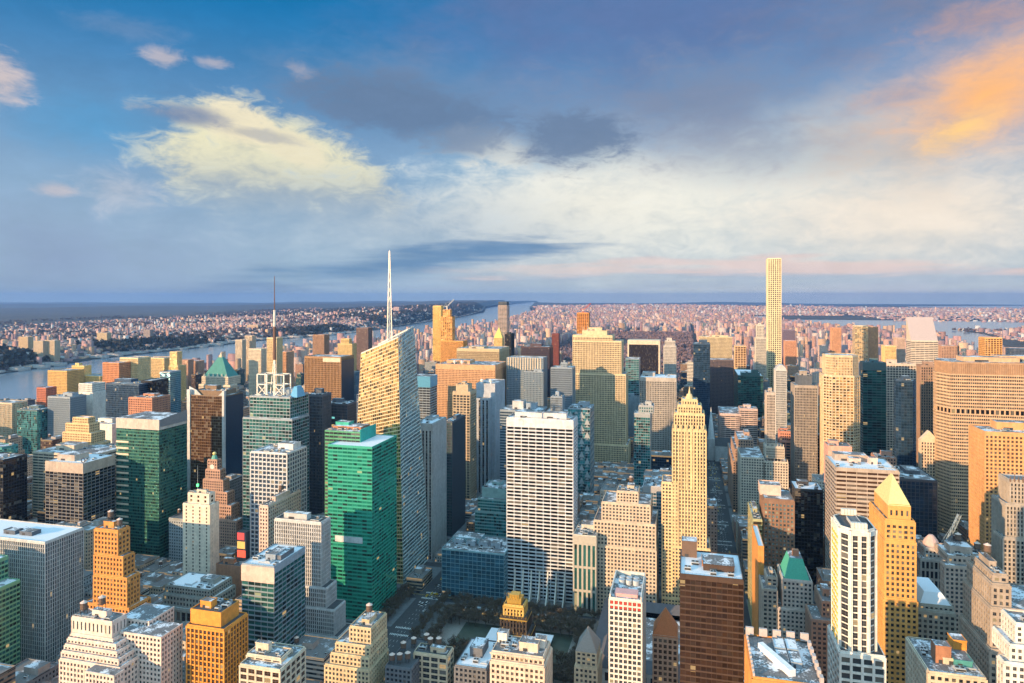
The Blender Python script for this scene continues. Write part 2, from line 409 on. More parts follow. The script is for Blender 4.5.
# ------------------------------------------------------------------ facades
# style: bay, pier width, floor height, spandrel height, pier depth, spandrel depth
STY = dict(punch=(3.4, 1.45, 3.7, 1.6, .60, .50), small=(3.0, 1.3, 3.5, 1.5, .50, .42), grid=(4.2, 1.0, 3.9, 1.35, .7, .55), pier=(3.0, 1.25, 3.8, 1.3, .7, .12),
           fine=(1.9, .75, 3.8, 1.0, .5, .1), band=(9.0, .5, 3.9, 1.9, .15, .5), thinband=(6.0, .35, 3.9, 1.1, .12, .3), curtain=(3.2, .22, 3.9, .55, .18, .14), spandrel=(3.0, .3, 3.9, 1.5, .14, .10),
           wide=(6.0, 1.3, 4.2, 1.3, .5, .4), blank=(0, 0, 3.7, 0, 0, 0), grace=(8.2, .7, 3.75, 1.4, .45, .5), deco=(2.6, 1.25, 3.6, 1.25, .7, .15))
def frame(mb, poly, z0, z1, sty, m, edges=None, cap=2.0, base=0.0, msp=None):
    bay, pw, fl, sh, pd, sd = STY[sty] if isinstance(sty, str) else sty
    n = len(poly)
    for i in range(n):
        if edges is not None and i not in edges: continue
        a, b = poly[i], poly[(i + 1) % n]
        L = math.hypot(b[0] - a[0], b[1] - a[1])
        if L < 1.5: continue
        t = ((b[0] - a[0]) / L, (b[1] - a[1]) / L); nr = (t[1], -t[0])
        zt = z1 - cap
        if bay:
            nb = max(1, round(L / bay)); w = L / nb
            for k in range(nb + 1):
                c = k * w
                mb.bar(a, t, nr, max(0, c - pw / 2) if k else -pd * .9, min(L, c + pw / 2) if k < nb else L + pd * .9, -.05, pd, z0, zt, m)
            nf = max(1, round((zt - z0) / fl)); h = (zt - z0) / nf
            for k in range(nf):
                mb.bar(a, t, nr, 0, L, -.05, sd, z0 + k * h, z0 + k * h + sh * h / fl, msp or m)
        dd = max(pd, sd) + .06
        if cap > 0: mb.bar(a, t, nr, -dd * .98, L + dd * .98, -.05, dd, zt, z1, m)
def inset(poly, d):
    n = len(poly); out = []
    cx = sum(p[0] for p in poly) / n; cy = sum(p[1] for p in poly) / n
    for x, y in poly:
        l = math.hypot(x - cx, y - cy); k = max(0, (l - d * 1.41) / l)
        out.append((cx + (x - cx) * k, cy + (y - cy) * k))
    return out

PROTECT = []          # (xmin, xmax, ytop, ybottom, Y)
FOOT = []             # footprints taken
HERO = []             # (short name, xc, ytop, xmin, xmax, Y, bottom)
RS = random.Random(5)
class Bld: pass
def unit_mesh(name, fn):
    mb = MB(); fn(mb); o = mb.build(name); me = o.data; bpy.data.objects.remove(o); return me
def _ah(mb):
    m, d = metal('silver', .5, .3), plain('fan_black', (.03, .03, .03))
    mb.box(-.5, .5, -.5, .5, 0, .8, m); mb.box(-.46, .46, -.53, .53, .15, .6, d)
    for sx in (-.25, .25): mb.cone(sx, 0, .8, .95, .2, .2, d, 8)
ME_AH = unit_mesh('air_handler', _ah)
def _tank(mb):
    mb.cone(0, 0, 0, 3.6, 1.9, 1.85, wall('brown'), 12)
    for z in (.4, 1.4, 2.4, 3.2): mb.cone(0, 0, z, z + .12, 1.94, 1.94, plain('hoop_iron', (.05, .05, .05)), 12, False)
ME_TANK = unit_mesh('tank', _tank)
def _troof(mb): mb.cone(0, 0, 3.6, 4.9, 2.1, 0, wall('pink'), 12)
ME_TROOF = unit_mesh('tank_roof', _troof)
def _tleg(mb):
    m = plain('hoop_iron', (.05, .05, .05))
    for x in (-1.2, 1.2):
        for y in (-1.2, 1.2): mb.box(x - .12, x + .12, y - .12, y + .12, -3, 0, m)
    mb.box(-1.7, 1.7, -1.7, 1.7, -.25, 0, m)
ME_TLEG = unit_mesh('stand', _tleg)
def child(name, me, parent, loc, sc=(1, 1, 1)):
    o = bpy.data.objects.new(name, me); COL.objects.link(o); o.parent = parent; o.location = loc; o.scale = sc; return o
def water_tank(root, x, y, z, s=1.0):
    o = root.location
    t = child('water_tank', ME_TANK, root, (x - o.x, y - o.y, z + 3 * s - o.z), (s, s, s))
    child('tank_roof', ME_TROOF, t, (0, 0, 0)); child('stand', ME_TLEG, t, (0, 0, 0))
def bulkhead(root, x0, x1, y0, y1, z, h, wm, name='bulkhead'):
    mb = MB(); mb.box(x0, x1, y0, y1, z, z + h, wm, roofm('mixed'))
    mb.box(x0 + (x1 - x0) * .2, x0 + (x1 - x0) * .45, y0 - .08, y0 + .1, z + .1, z + min(2.2, h * .7), plain('louvre_dark', (.05, .05, .055)))
    e = .22
    for q in ((x0 - e, x1 + e, y0 - e, y0, z + h - .4, z + h + .3), (x0 - e, x0, y0, y1, z + h - .4, z + h + .3), (x1, x1 + e, y0, y1, z + h - .4, z + h + .3)): mb.box(*q, wm, bottom=True)
    return mb.build(name, root, tuple(root.location))
def roof_gear(B, kind, seed):
    r = random.Random(seed); X0, X1, Y0, Y1, z = B.top; w, d = X1 - X0, Y1 - Y0
    if w < 7 or d < 7: return
    wm = wall(B.wallc)
    bw, bd = w * r.uniform(.3, .55), d * r.uniform(.3, .5); h = min(r.uniform(3.5, 7), .3 * min(w, d) + 2)
    bx, by = X0 + 2 + (w - bw - 4) * r.random(), Y0 + 2 + (d - bd - 4) * r.uniform(.3, 1)
    bulkhead(B.root, bx, bx + bw, by, by + bd, z, h, wm)
    n = 2 if B.Y > 1000 else 5
    spots = []
    for k in range(n * 4):
        if len(spots) >= n: break
        x, y = X0 + 2 + (w - 4) * r.random(), Y0 + 2 + (d - 4) * r.random()
        sx, sy = r.uniform(2, min(6, w / 4)), r.uniform(2, min(5, d / 4))
        if bx - sx < x < bx + bw + sx and by - sy < y < by + bd + sy: continue
        if any(abs(x - q[0]) < 5 and abs(y - q[1]) < 4 for q in spots): continue
        if x - sx / 2 < X0 + .8 or x + sx / 2 > X1 - .8 or y - sy / 2 < Y0 + .8 or y + sy / 2 > Y1 - .8: continue
        spots.append((x, y)); o = B.root.location
        child('air_handler', ME_AH, B.root, (x - o.x, y - o.y, z - o.z), (sx, sy, r.uniform(1.8, 3.2)))
    if B.Y < 720:
        o = B.root.location
        for q in range(2):
            xa, ya = X0 + 1.5 + (w - 3) * r.random(), Y0 + 1.5 + (d - 3) * r.random() * .5
            L1 = min(r.uniform(5, 12), X1 - 1.5 - xa); L2 = min(r.uniform(3, 8), Y1 - 1.5 - ya)
            if L1 < 2 or L2 < 2: continue
            mb = MB(); mm = metal('silver', .45, .4)
            mb.box(xa, xa + L1, ya, ya + .9, z + .5, z + 1.3, mm, bottom=True); mb.box(xa + L1 - .9, xa + L1 - .02, ya + .92, ya + L2, z + .52, z + 1.28, mm, bottom=True)
            for q2 in range(int(L1 / 2) + 1): mb.box(xa + .2 + q2 * 2, xa + .4 + q2 * 2, ya + .2, ya + .7, z, z + .5, mm)
            mb.build('duct', B.root, tuple(o))
        mb = MB(); mm = plain('rail_iron', (.12, .12, .12))
        for q2 in range(int(w / 2.5) + 1): mb.box(X0 + .2 + q2 * 2.5 * .99, X0 + .28 + q2 * 2.5 * .99, Y0 + .1, Y0 + .18, z + 1, z + 2.0, mm)
        mb.box(X0 + .2, X1 - .2, Y0 + .1, Y0 + .17, z + 2.0, z + 2.08, mm, bottom=True); mb.build('railing', B.root, tuple(o))
        mb = MB(); mb.cone(bx + bw * .3, by + bd * .6, z + h, z + h + r.uniform(4, 9), .16, .06, plain('rail_iron', (.12, .12, .12)), 6); mb.build('antenna', B.root, tuple(o))
    if kind == 'w':
        s = r.uniform(1.0, 1.3)
        water_tank(B.root, bx + bw * .5, by + bd * .5, z + h + .35, s)
        if w > 22: water_tank(B.root, X0 + 4 if bx - X0 > 8 else X1 - 4, Y0 + d * .5, z, s)
def T(xl, xr, yt, bx=None, dp=None, dD=0, st='punch', w=None, g=None, z0=None, cap=None, roof=None, nm=None, fr=None, ch=0):
    return dict(xl=xl, xr=xr, yt=yt, bx=bx, dp=dp, dD=dD, st=st, w=w, g=g, z0=z0, cap=cap, roof=roof, nm=nm, fr=fr, ch=ch)
NB = [0]; OTN = 'office_tower'
def building(name, nick, label, cat, D, tiers, w='tan', g='dark', roof='mixed', gear='m', yb=None, win=False, protect=True, poly=None, chamfer=0, gap=True):
    """tiers from the ground up, given by photo columns of the front corners at their own distance; everything is laid out in metres"""
    NB[0] += 1
    B = Bld(); B.Y = D; B.wallc = w; B.boxes = []
    first = tiers[0]
    xc = (wx(first['xl'], D) + wx(first['xr'], D)) / 2
    B.root = empty(name, (xc, D, 0), label, cat); org = (xc, D, 0)
    zprev = 0.0; xs = []; ys = []
    for i, t in enumerate(tiers):
        Y0 = D + t['dD']; X0, X1 = wx(t['xl'], Y0), wx(t['xr'], Y0)
        z1 = zof((t['xl'] + t['xr']) / 2, t['yt'], Y0)
        if t['bx'] is not None:
            side = X1 if (t['xl'] + t['xr']) / 2 < 687 else X0
            Y1 = side / ratio(t['bx'])
            if not (Y0 + 4 < Y1 < Y0 + 160): Y1 = Y0 + 30
        else: Y1 = Y0 + (t['dp'] or 30)
        z0 = 0.0 if t['z0'] == 'g' else (zprev if t['z0'] is None else t['z0'])
        if i == 0: z0 = 0.0
        t['_'] = (X0, X1, Y0, Y1, z0, z1)
        wm, gm = wall(t['w'] or w), glass(t['g'] or g)
        sty = t['st']; bay, pw, fl, sh, pd, sd = STY[sty] if isinstance(sty, str) else sty
        c = chamfer if t['ch'] or (i == 0 and len(tiers) == 1) or (i == 0 and name == OTN) else 0
        P = [(X0, Y0), (X1, Y0), (X1, Y1), (X0, Y1)]
        if c: P = [(X0 + c, Y0), (X1 - c, Y0), (X1, Y0 + c), (X1, Y1 - c), (X1 - c, Y1), (X0 + c, Y1), (X0, Y1 - c), (X0, Y0 + c)]
        cap = t['cap'] if t['cap'] is not None else (2.2 if sty != 'blank' else 1.0)
        nm = t['nm'] or ('tower_shaft' if i == 0 else 'setback')
        zt = z1
        mb = MB()
        if sty == 'blank':
            mb.prism(P, z0, zt, wm, notop=True)
            frame(mb, P, z0, zt, sty, wm, cap=cap)
        else:
            fwm = wm if (t['g'] or g) not in ('green', 'teal', 'darkgreen', 'blue', 'navy') else metal(t['w'] or w, .32, .25)
            frame(mb, P, z0, zt, sty, fwm, cap=cap, edges=[k for k in range(len(P)) if not (len(P) == 4 and k == 2)], msp=wall(t['fr']) if t['fr'] else None)
            if len(P) == 4: mb.face([(X1, Y1 + .12, z0), (X0, Y1 + .12, z0), (X0, Y1 + .12, zt), (X1, Y1 + .12, zt)], wm)
        # parapet
        Q = inset(P, .7)
        for k in range(len(P)):
            a, b2 = P[k], P[(k + 1) % len(P)]; L = math.hypot(b2[0] - a[0], b2[1] - a[1])
            tt = ((b2[0] - a[0]) / L, (b2[1] - a[1]) / L)
            mb.bar(a, tt, (tt[1], -tt[0]), 0, L, -.45, .1, zt, zt + 1.0, wm)
        f = mb.build(nm, B.root, org)
        if sty != 'blank':
            gb = MB(); ins = P
            if win and i in win:
                gb.prism(P, z0, zt - cap, plain('window_reveal', (.02, .02, .022)), notop=True)
                gb.build('window_reveal', f, org)
                panes(B, f, org, P, z0, zt - cap, sty, gm)
            else:
                gb.prism(P, z0, zt - cap + .2, gm, bay=bay, fl=fl, notop=True)
                gb.build('glazing', f, org)
        rb = MB(); rb.face([(p[0], p[1], zt + .12) for p in P], roofm(t['roof'] or roof)); rb.build('roof_deck', f, org)
        B.boxes.append((X0, X1, Y0, Y1, z0, z1)); FOOT.append((X0, X1, Y0, Y1)); B.top = (X0, X1, Y0, Y1, z1)
        zprev = z1 if t['z0'] != 'g' or i == 0 else max(zprev, z1)
        for (X, Y) in P:
            p = topix(X, Y, z1); xs.append(p[0]); ys.append(p[1])
    if gear != 'n': roof_gear(B, gear, NB[0])
    xa, xb = min(xs), max(xs); yt = min(ys)
    if protect: 
        PROTECT.append((xa + 1, xb - 1, yt, yb if yb is not None else min(683, yt + 90), D))
    HERO.append((nick, (xa + xb) / 2, yt, xa, xb, D, yb if yb is not None else yt + 90))
    return B
def panes(B, parent, org, P, z0, z1, sty, gm):
    """each window its own pane: the hundred nearest as objects, the others together"""
    bay, pw, fl, sh, pd, sd = STY[sty] if isinstance(sty, str) else sty
    lst = []
    nf = max(1, round((z1 - z0) / fl)); h = (z1 - z0) / nf
    for i in range(len(P)):
        if len(P) == 4 and i == 2: continue
        a, b = P[i], P[(i + 1) % len(P)]; L = math.hypot(b[0] - a[0], b[1] - a[1])
        t = ((b[0] - a[0]) / L, (b[1] - a[1]) / L); nr = (t[1], -t[0]); nb = max(1, round(L / bay)); w = L / nb
        mid = ((a[0] + b[0]) / 2, (a[1] + b[1]) / 2)
        vis = -(mid[0] * nr[0] + mid[1] * nr[1]) / math.hypot(*mid)
        for k in range(nb):
            for q in range(nf):
                zc0 = z0 + q * h + sh * h / fl; zc1 = z0 + (q + 1) * h
                c = (k + .5) * w; x, y = a[0] + t[0] * c, a[1] + t[1] * c
                px, py = topix(x, y, (zc0 + zc1) / 2)
                ok = vis > .02 and 0 < px < 1024 and py < 690
                lst.append((-(vis if ok else -1) / math.hypot(x, y), a, t, nr, k * w + pw / 2, (k + 1) * w - pw / 2, zc0, zc1))
    lst.sort(key=lambda e: e[0])
    left = max(0, 100 - getattr(B, 'npane', 0))
    rnd = random.Random(3)
    def add(mb, e):
        _, a, t, nr, l0, l1, za, zb = e
        def Q(l, d, z): return (a[0] + t[0] * l + nr[0] * d, a[1] + t[1] * l + nr[1] * d, z)
        u, v = rnd.randrange(900), rnd.randrange(900)
        mb.face([Q(l0, .04, za), Q(l1, .04, za), Q(l1, .04, zb), Q(l0, .04, zb)], gm, [(u + .1, v + .1), (u + .9, v + .1), (u + .9, v + .9), (u + .1, v + .9)])
        mm = wall('dgrey'); zm = (za + zb) / 2
        mb.bar(a, t, nr, l0, l1, .03, .09, zm - .06, zm + .06, mm)
        mb.bar(a, t, nr, (l0 + l1) / 2 - .05, (l0 + l1) / 2 + .05, .03, .085, za, zb, mm)
    n = 0
    for e in lst[:left]:
        if e[0] > 0: break
        mb = MB(); add(mb, e); mb.build('window', parent, org); n += 1
    B.npane = getattr(B, 'npane', 0) + n
    if len(lst) > n:
        mb = MB()
        for e in lst[n:]: add(mb, e)
        tag(mb.build('window', parent, org), kind='stuff')
# ------------------------------------------------------------------ the towers, nearest first
OT = 'office_tower'; OB = 'office building'; TW = 'skyscraper'
def mast(B, x, y, z0, z1, r0, r1, m, name='mast', n=8):
    mb = MB(); mb.cone(x, y, z0, z1, r0, r1, m, n); return mb.build(name, B.root, tuple(B.root.location))
def part(B, name, fn):
    mb = MB(); fn(mb); return mb.build(name, B.root, tuple(B.root.location))
# --- bottom row, left to right
b = building('office_block', 'mint ribbon-glass block', 'mint green block with slanting ribbon windows cut off by the left edge of the photo', OB, 410, [T(-85, -29, 597, bx=20, st='spandrel'), T(-85, -40, 572, bx=8, dD=2, st='spandrel')], w=(.22, .46, .28), g='darkgreen', yb=683, roof='mixed')
b = building(OT, 'grey pin-striped tower', 'broad grey tower with fine white vertical stripes and two dark bulkheads on its snowy roof', TW, 473, [T(-60, 45, 537, bx=83, st=(2.3, .55, 3.8, .55, .55, .1), cap=1.5)], w='lgrey', g='grey', roof='snow', yb=683, gear='n')
X0, X1, Y0, Y1, z = b.top
bulkhead(b.root, X1 - 40, X1 - 26, Y0 + 10, Y0 + 19, z, 3.5, wall('slate')); bulkhead(b.root, X1 - 57, X1 - 44, Y0 + 9, Y0 + 17, z, 3.5, wall('slate'))
b = building('setback_building', 'pale stepped ziggurat', 'pale pink stone building rising in many small setbacks to a flat penthouse, bottom left', OB, 385, [
    T(60, 120, 664, bx=166, st='small', cap=1.2), T(62, 118.5, 656, bx=164, dD=2.5, st='small', cap=1), T(65, 117, 649, bx=162, dD=5, st='small', cap=1), T(68, 116, 642, bx=158, dD=7.5, st='small', cap=1),
    T(71, 113, 637, bx=130, dD=10, st='small', cap=1), T(72, 112, 620, bx=126, dD=11, st=(3.4, 2.2, 7, 2.6, .3, .25), cap=2.2)], w=(.78, .62, .54), g='smoke', yb=683, win=(0, 1, 2, 3, 5), gear='w')
def wing(B, xl, xr, yt, Y0, dp, st='small', nm='wing', wm=None):
    x0, x1 = wx(xl, Y0), wx(xr, Y0); z1 = zof((xl + xr) / 2, yt, Y0); P = [(x0, Y0), (x1, Y0), (x1, Y0 + dp), (x0, Y0 + dp)]; org = tuple(B.root.location)
    m = wm or wall(B.wallc); mb = MB(); frame(mb, P, 0, z1, st, m, edges=[0, 1, 3], cap=1.6)
    f = mb.build(nm, B.root, org); bay, _, fl = STY[st][:3]
    g2 = MB(); g2.prism(P, 0, z1 - 1.2, glass('smoke'), bay=bay, fl=fl, notop=True); g2.build('glazing', f, org)
    r = MB(); r.face([(p[0], p[1], z1 + .05) for p in P], roofm('mixed')); r.build('roof_deck', f, org)
    FOOT.append((x0, x1, Y0, Y0 + dp)); B.boxes.append((x0, x1, Y0, Y0 + dp, 0, z1)); return x0, x1, Y0, Y0 + dp, z1
wing(b, 86, 114, 673, 377, 7.6); wing(b, 121, 149, 619, 414, 24); wing(b, 121, 161, 634, 402, 20)
b = building('brick_building', 'amber brick block', 'amber brick block with a stone cornice and a glowing orange penthouse, near the bottom', OB, 415, [T(187, 224, 628, bx=247, st=(3.4, 1.0, 3.7, 1.05, .6, .25), cap=1.6), T(190.5, 221, 612, bx=239, dD=3, st='blank', cap=1)], w='ochre', g='bronze', yb=683, win=(0,), roof='tar', gear='m')
b = building(OT, 'dark ribbon-glass block with coral top', 'dark green glass block with thin pale floor bands and a coral coloured top storey', OB, 480, [T(242, 274, 566, bx=305, st='thinband', cap=1.2)], w='steel', g='darkgreen', yb=655, roof='snow', gear='n')
X0, X1, Y0, Y1, z = b.top
part(b, 'mechanical_floor', lambda mb: (mb.box(X0 - .45, X1 + .45, Y0 - .45, Y0 + .2, z - 13, z - .2, wall('pink')), mb.box(X1 - .2, X1 + .42, Y0 + .25, Y1, z - 5, z - .2, wall('steel'))))
bulkhead(b.root, X0 + 12, X1 - 3, Y0 + 14, Y1 - 12, z, 4, wall('dgrey')); roof_gear(b, 'm', 31)
b = building('setback_building', 'ribbed grey wedding-cake tower', 'ribbed grey white tower stepping out toward the east like a wedding cake', TW, 545, [
    T(275, 338, 634, bx=352, dp=44, st='fine', cap=1), T(275, 334, 607, bx=345, dp=40, dD=3, st='fine', cap=1), T(275, 326, 586, bx=336, dp=34, dD=5, st='fine', cap=1), T(275, 321, 521, bx=330, dD=7, st='fine', cap=2)], w='lgrey', g='smoke', yb=655, roof='tar')
b = building('low_building', 'cream terraced block', 'low cream block with wide windows, cut by the bottom edge right of the amber block', OB, 372, [T(240, 280, 668, bx=305, st='wide', cap=1.2), T(247, 281, 657, bx=292, dD=8, st='wide', cap=1)], w='cream', g='bronze', yb=683, win=(0, 1), gear='m')
b = building('setback_building', 'sandy stepped apartment building', 'sandy brick stepped building with small square windows below the tall green tower', OB, 452, [
    T(325, 369, 668, bx=388, st='small', cap=1), T(331, 369, 656, bx=387, dD=2.5, st='small', cap=1), T(336, 370, 645, bx=386.5, dD=5, st='small', cap=1), T(350, 371, 628, bx=386, dD=9, st='small', cap=1)], w=(.64, .50, .32), g='dark', yb=683, win=(0, 1, 2, 3), gear='w')
b = building('loft_building', 'cream loft with fat roof tank', 'cream loft building with wide window bands and a fat pink water tank on its roof', OB, 470, [T(414, 447, 655, bx=453, st='wide', cap=1.4)], w='sand', g='smoke', yb=683, win=(0,), gear='m', roof='tar')
X0, X1, Y0, Y1, z = b.top
for dx, dy in ((4, 15), (9, 10), (15, 12)): water_tank(b.root, X0 + dx, Y0 + dy, z, 1.05)
b = building('loft_building', 'dark loft with roof tanks', 'sooty low loft building crowded with pink capped water tanks, just left of the cream loft', OB, 455, [T(386, 411, 668, dp=42, st='small', cap=1)], w='dgrey', g='dark', yb=683, gear='n', roof='tar')
X0, X1, Y0, Y1, z = b.top
for dx, dy in ((3, 4), (8, 6), (13, 9), (4, 22), (9, 30)): water_tank(b.root, X0 + dx, Y0 + dy, z, 1.05)
b = building('low_building', 'low snowy-roofed block', 'low snow-roofed block between the cream loft and the black and gold tower', OB, 470, [T(455, 486, 668, dp=40, st='punch', cap=1)], w='dgrey', g='dark', yb=683, roof='snow', gear='m')
# black and gold tower
b = building('gothic_tower', 'black and gold tower', 'black brick tower with a glittering gilded gothic crown beside the bare park trees', TW, 515, [
    T(496, 531, 652, dp=24, st='deco', cap=1.2), T(498, 529, 634, dp=20, dD=2, st='deco', cap=1), T(501, 526, 618, dp=17, dD=3.5, st='deco', cap=1), T(504, 523, 606, dp=13, dD=5.5, st='deco', cap=2.4, w=(.62, .40, .12))], w=(.045, .035, .03), g='black', yb=645, roof='tar', gear='n', win=(0,))
gold = metal((.75, .48, .12), .35, .7)
def gcrown(mb):
    for (X0, X1, Y0, Y1, z0, z1) in b.boxes:
        n = max(3, int((X1 - X0) / 3))
        for k in range(n + 1):
            x = X0 + (X1 - X0) * k / n
            mb.cone(x, Y0, z1 - 3, z1 + 2.6, .75, 0, gold, 4); mb.cone(x, Y1, z1 - 2, z1 + 2.2, .6, 0, gold, 4)
        mb.box(X0 - .9, X1 + .9, Y0 - .9, Y0 - .7, z1 - 1.6, z1 - .6, gold, bottom=True)
        mb.box(X0 - .95, X0 - .78, Y0 - .5, Y1, z1 - 1.6, z1 - .6, gold, bottom=True); mb.box(X1 + .78, X1 + .95, Y0 - .5, Y1, z1 - 1.6, z1 - .6, gold, bottom=True)
    X0, X1, Y0, Y1, z0, z1 = b.boxes[-1]
    mb.box(X0 + 2, X1 - 2, Y0 + 1.5, Y1 - 1.5, z1 + .2, z1 + 5, gold); mb.box(X0 + 4, X1 - 4, Y0 + 3, Y1 - 3, z1 + 5, z1 + 7.5, gold)
    for k in range(6): mb.cone(X0 + 2 + k * (X1 - X0 - 4) / 5, Y0 + 1.5, z1 + 4, z1 + 8, .55, 0, gold, 4)
part(b, 'gilded_crown', gcrown)
b = building('corniced_building', 'cream block with dentil cornice', 'cream building with a heavy dentil cornice and snow-patched roof at the bottom centre', OB, 440, [T(491, 544, 664, dp=26, st='punch', cap=2), T(492, 543, 655, dp=22, dD=2, st=(3.2, 1.3, 4.5, 1.6, .5, .35), cap=1.8)], w=(.72, .57, .45), g='bronze', yb=683, win=(0, 1), gear='m', roof='mixed')
X0, X1, Y0, Y1, z = b.top
part(b, 'cornice', lambda mb: [mb.box(X0 - 1.2, X1 + 1.2, Y0 - 1.2, Y0 - .6, z - .9, z + .25, wall(b.wallc), bottom=True)] + [mb.box(X0 + k * 1.6, X0 + k * 1.6 + .8, Y0 - 1.0, Y0 - .6, z - 1.7, z - .9, wall(b.wallc), bottom=True) for k in range(int((X1 - X0) / 1.6))])
bulkhead(b.root, X0 + .6, X0 + 7, Y0 + 12, Y0 + 19, z, 7, wall('white')); bulkhead(b.root, X1 - 8, X1 - 1, Y0 + 12, Y0 + 19, z, 6, wall('white'))
def hip_roof(B, rise, m, over=.8, ridge=0, name='hip_roof'):
    X0, X1, Y0, Y1, z = B.top
    def fn(mb):
        a = [(X0 - over, Y0 - over, z + .15), (X1 + over, Y0 - over, z + .15), (X1 + over, Y1 + over, z + .15), (X0 - over, Y1 + over, z + .15)]
        cx, cy = (X0 + X1) / 2, (Y0 + Y1) / 2
        p, q = (cx, cy - ridge, z + rise), (cx, cy + ridge, z + rise)
        mb.face([a[0], a[1], p], m); mb.face([a[2], a[3], q], m)
        if ridge: mb.face([a[1], a[2], q, p], m); mb.face([a[3], a[0], p, q], m)
        else: mb.face([a[1], a[2], p], m); mb.face([a[3], a[0], p], m)
        mb.face(list(reversed(a)), m)
    return part(B, name, fn)
b = building('gabled_tower', 'beige tower with grey pointed roof', 'slender beige building with a steep grey pointed roof beside the long dark library roof', OB, 500, [T(575, 597, 668, dp=26, st='punch', cap=1), T(576.5, 596, 652, dp=20, dD=2, st='punch', cap=1)], w='sand', g='dark', yb=683, gear='n', win=(0, 1))
hip_roof(b, 14, plain('slate_tiles', (.30, .27, .25), scale=1.5), ridge=1.5)
X0, X1, Y0, Y1, z = b.boxes[0][:4] + (b.boxes[0][5],)
bulkhead(b.root, X0 + 4, X1 - 4, Y0 - 5, Y0 - .3, 0, z - 12, wall('white'), 'stair_tower')
b = building(OT, 'white grid tower with red top band', 'narrow white tower of square windows with a red band under its open pink roof', TW, 470, [T(609.5, 641.5, 600, dp=42, st=(3.1, .85, 3.6, 1.15, .6, .55), cap=1.0)], w='white', g='dark', yb=683, gear='n', win=(0,), roof='mixed')
X0, X1, Y0, Y1, z = b.top
part(b, 'red_band', lambda mb: [mb.box(X0 + k * (X1 - X0) / 7 + .75, X0 + (k + 1) * (X1 - X0) / 7 - .75, Y0 - .35, Y0 + .05, z - 6.4, z - 1.1, plain('red_panel', (.45, .05, .035))) for k in range(7)])
def pit(mb):
    m = wall(b.wallc)
    mb.box(X0, X0 + .7, Y0, Y1, z, z + 3.2, m); mb.box(X1 - .7, X1, Y0, Y1, z, z + 3.2, m); mb.box(X0 + .7, X1 - .7, Y1 - .7, Y1, z, z + 3.2, m)
part(b, 'roof_screen', pit)
part(b, 'roof_slab', lambda mb: mb.box(X0 + 3, X1 - 3, Y0 + 4, Y0 + 13, z + .2, z + 2.4, plain('rose_paint', (.70, .38, .36))))
part(b, 'cooling_fan', lambda mb: [(mb.cone(X0 + 6 + q * 5, Y0 + 26 + r_ * 5, z, z + 3.4, 2.2, 2.2, metal('silver', .5, .3), 14)) for q in range(3) for r_ in range(2)])
b = building('gabled_tower', 'brick building with terracotta roof', 'pale brick building with corner bays under a bright terracotta pyramid roof', OB, 500, [T(653, 677.5, 637, dp=20, st=(3.2, 1.3, 3.9, 1.5, .4, .3), cap=1.6)], w=(.56, .40, .30), g='bronze', yb=683, gear='n', win=(0,))
hip_roof(b, 17, plain('terracotta_tiles', (.55, .20, .08), scale=1.2), over=.4)
b = building(OT, 'dark bronze slab', 'dark bronze glass slab with faint floor lines and a snowy roof full of machinery', TW, 455, [T(680, 743.5, 578, dp=44, st=(3.2, .18, 3.9, 1.0, .10, .16), cap=2.4)], w=(.075, .045, .032), g='umber', yb=683, gear='n', roof='snow')
X0, X1, Y0, Y1, z = b.top
bulkhead(b.root, X0 + 14, X1 - 11, Y0 + 18, Y0 + 30, z, 4, wall('brick')); bulkhead(b.root, X0 + .8, X0 + 11, Y1 - 12, Y1 - 2, z, 11, wall(PAL['brown'])); roof_gear(b, 'm', 77)
def bevel_crown(B):
    X0, X1, Y0, Y1, z = B.top
b = building('crenellated_building', 'rooftop with battlements', 'flat roofed building ringed by pale battlements with a white diagonal ramp on top', OB, 345, [T(753, 824, 683, dp=43, st='punch', cap=2)], w='orange', g='dark', yb=683, gear='n', roof='mixed')
X0, X1, Y0, Y1, z = b.top
def batt(_):
    m = plain('battlement_stone', (.52, .44, .42))
    for k in range(5): part(b, 'battlement', lambda mb: mb.box(X0 + k * (X1 - X0 - 4) / 4, X0 + 4 + k * (X1 - X0 - 4) / 4, Y1 - 1.5, Y1, z + 1, z + 5, m))
    for k in range(6): part(b, 'battlement', lambda mb: mb.box(X1 - 1.5, X1, Y0 + k * 6.6, Y0 + k * 6.6 + 3.4, z + 1, z + 4.4, m))
    for k in range(10): part(b, 'battlement', lambda mb: mb.box(X0, X0 + .9, Y0 + k * 4.1, Y0 + k * 4.1 + 2, z + 1, z + 2.4, m))
batt(None)
for k in range(2):
    for j in range(2): bulkhead(b.root, X0 + 13 + k * 6, X0 + 18 + k * 6, Y1 - 16 - j * 13, Y1 - 5 - j * 13, z, 3, wall('steel'), 'machine_box')
part(b, 'ramp', lambda mb: mb.prism([(X0 + 5, Y1 - 14), (X0 + 17, Y1 - 38), (X0 + 20, Y1 - 36.5), (X0 + 7.5, Y1 - 12.5)], z + .2, z + 3.5, plain('snow_white', (.8, .81, .84))))
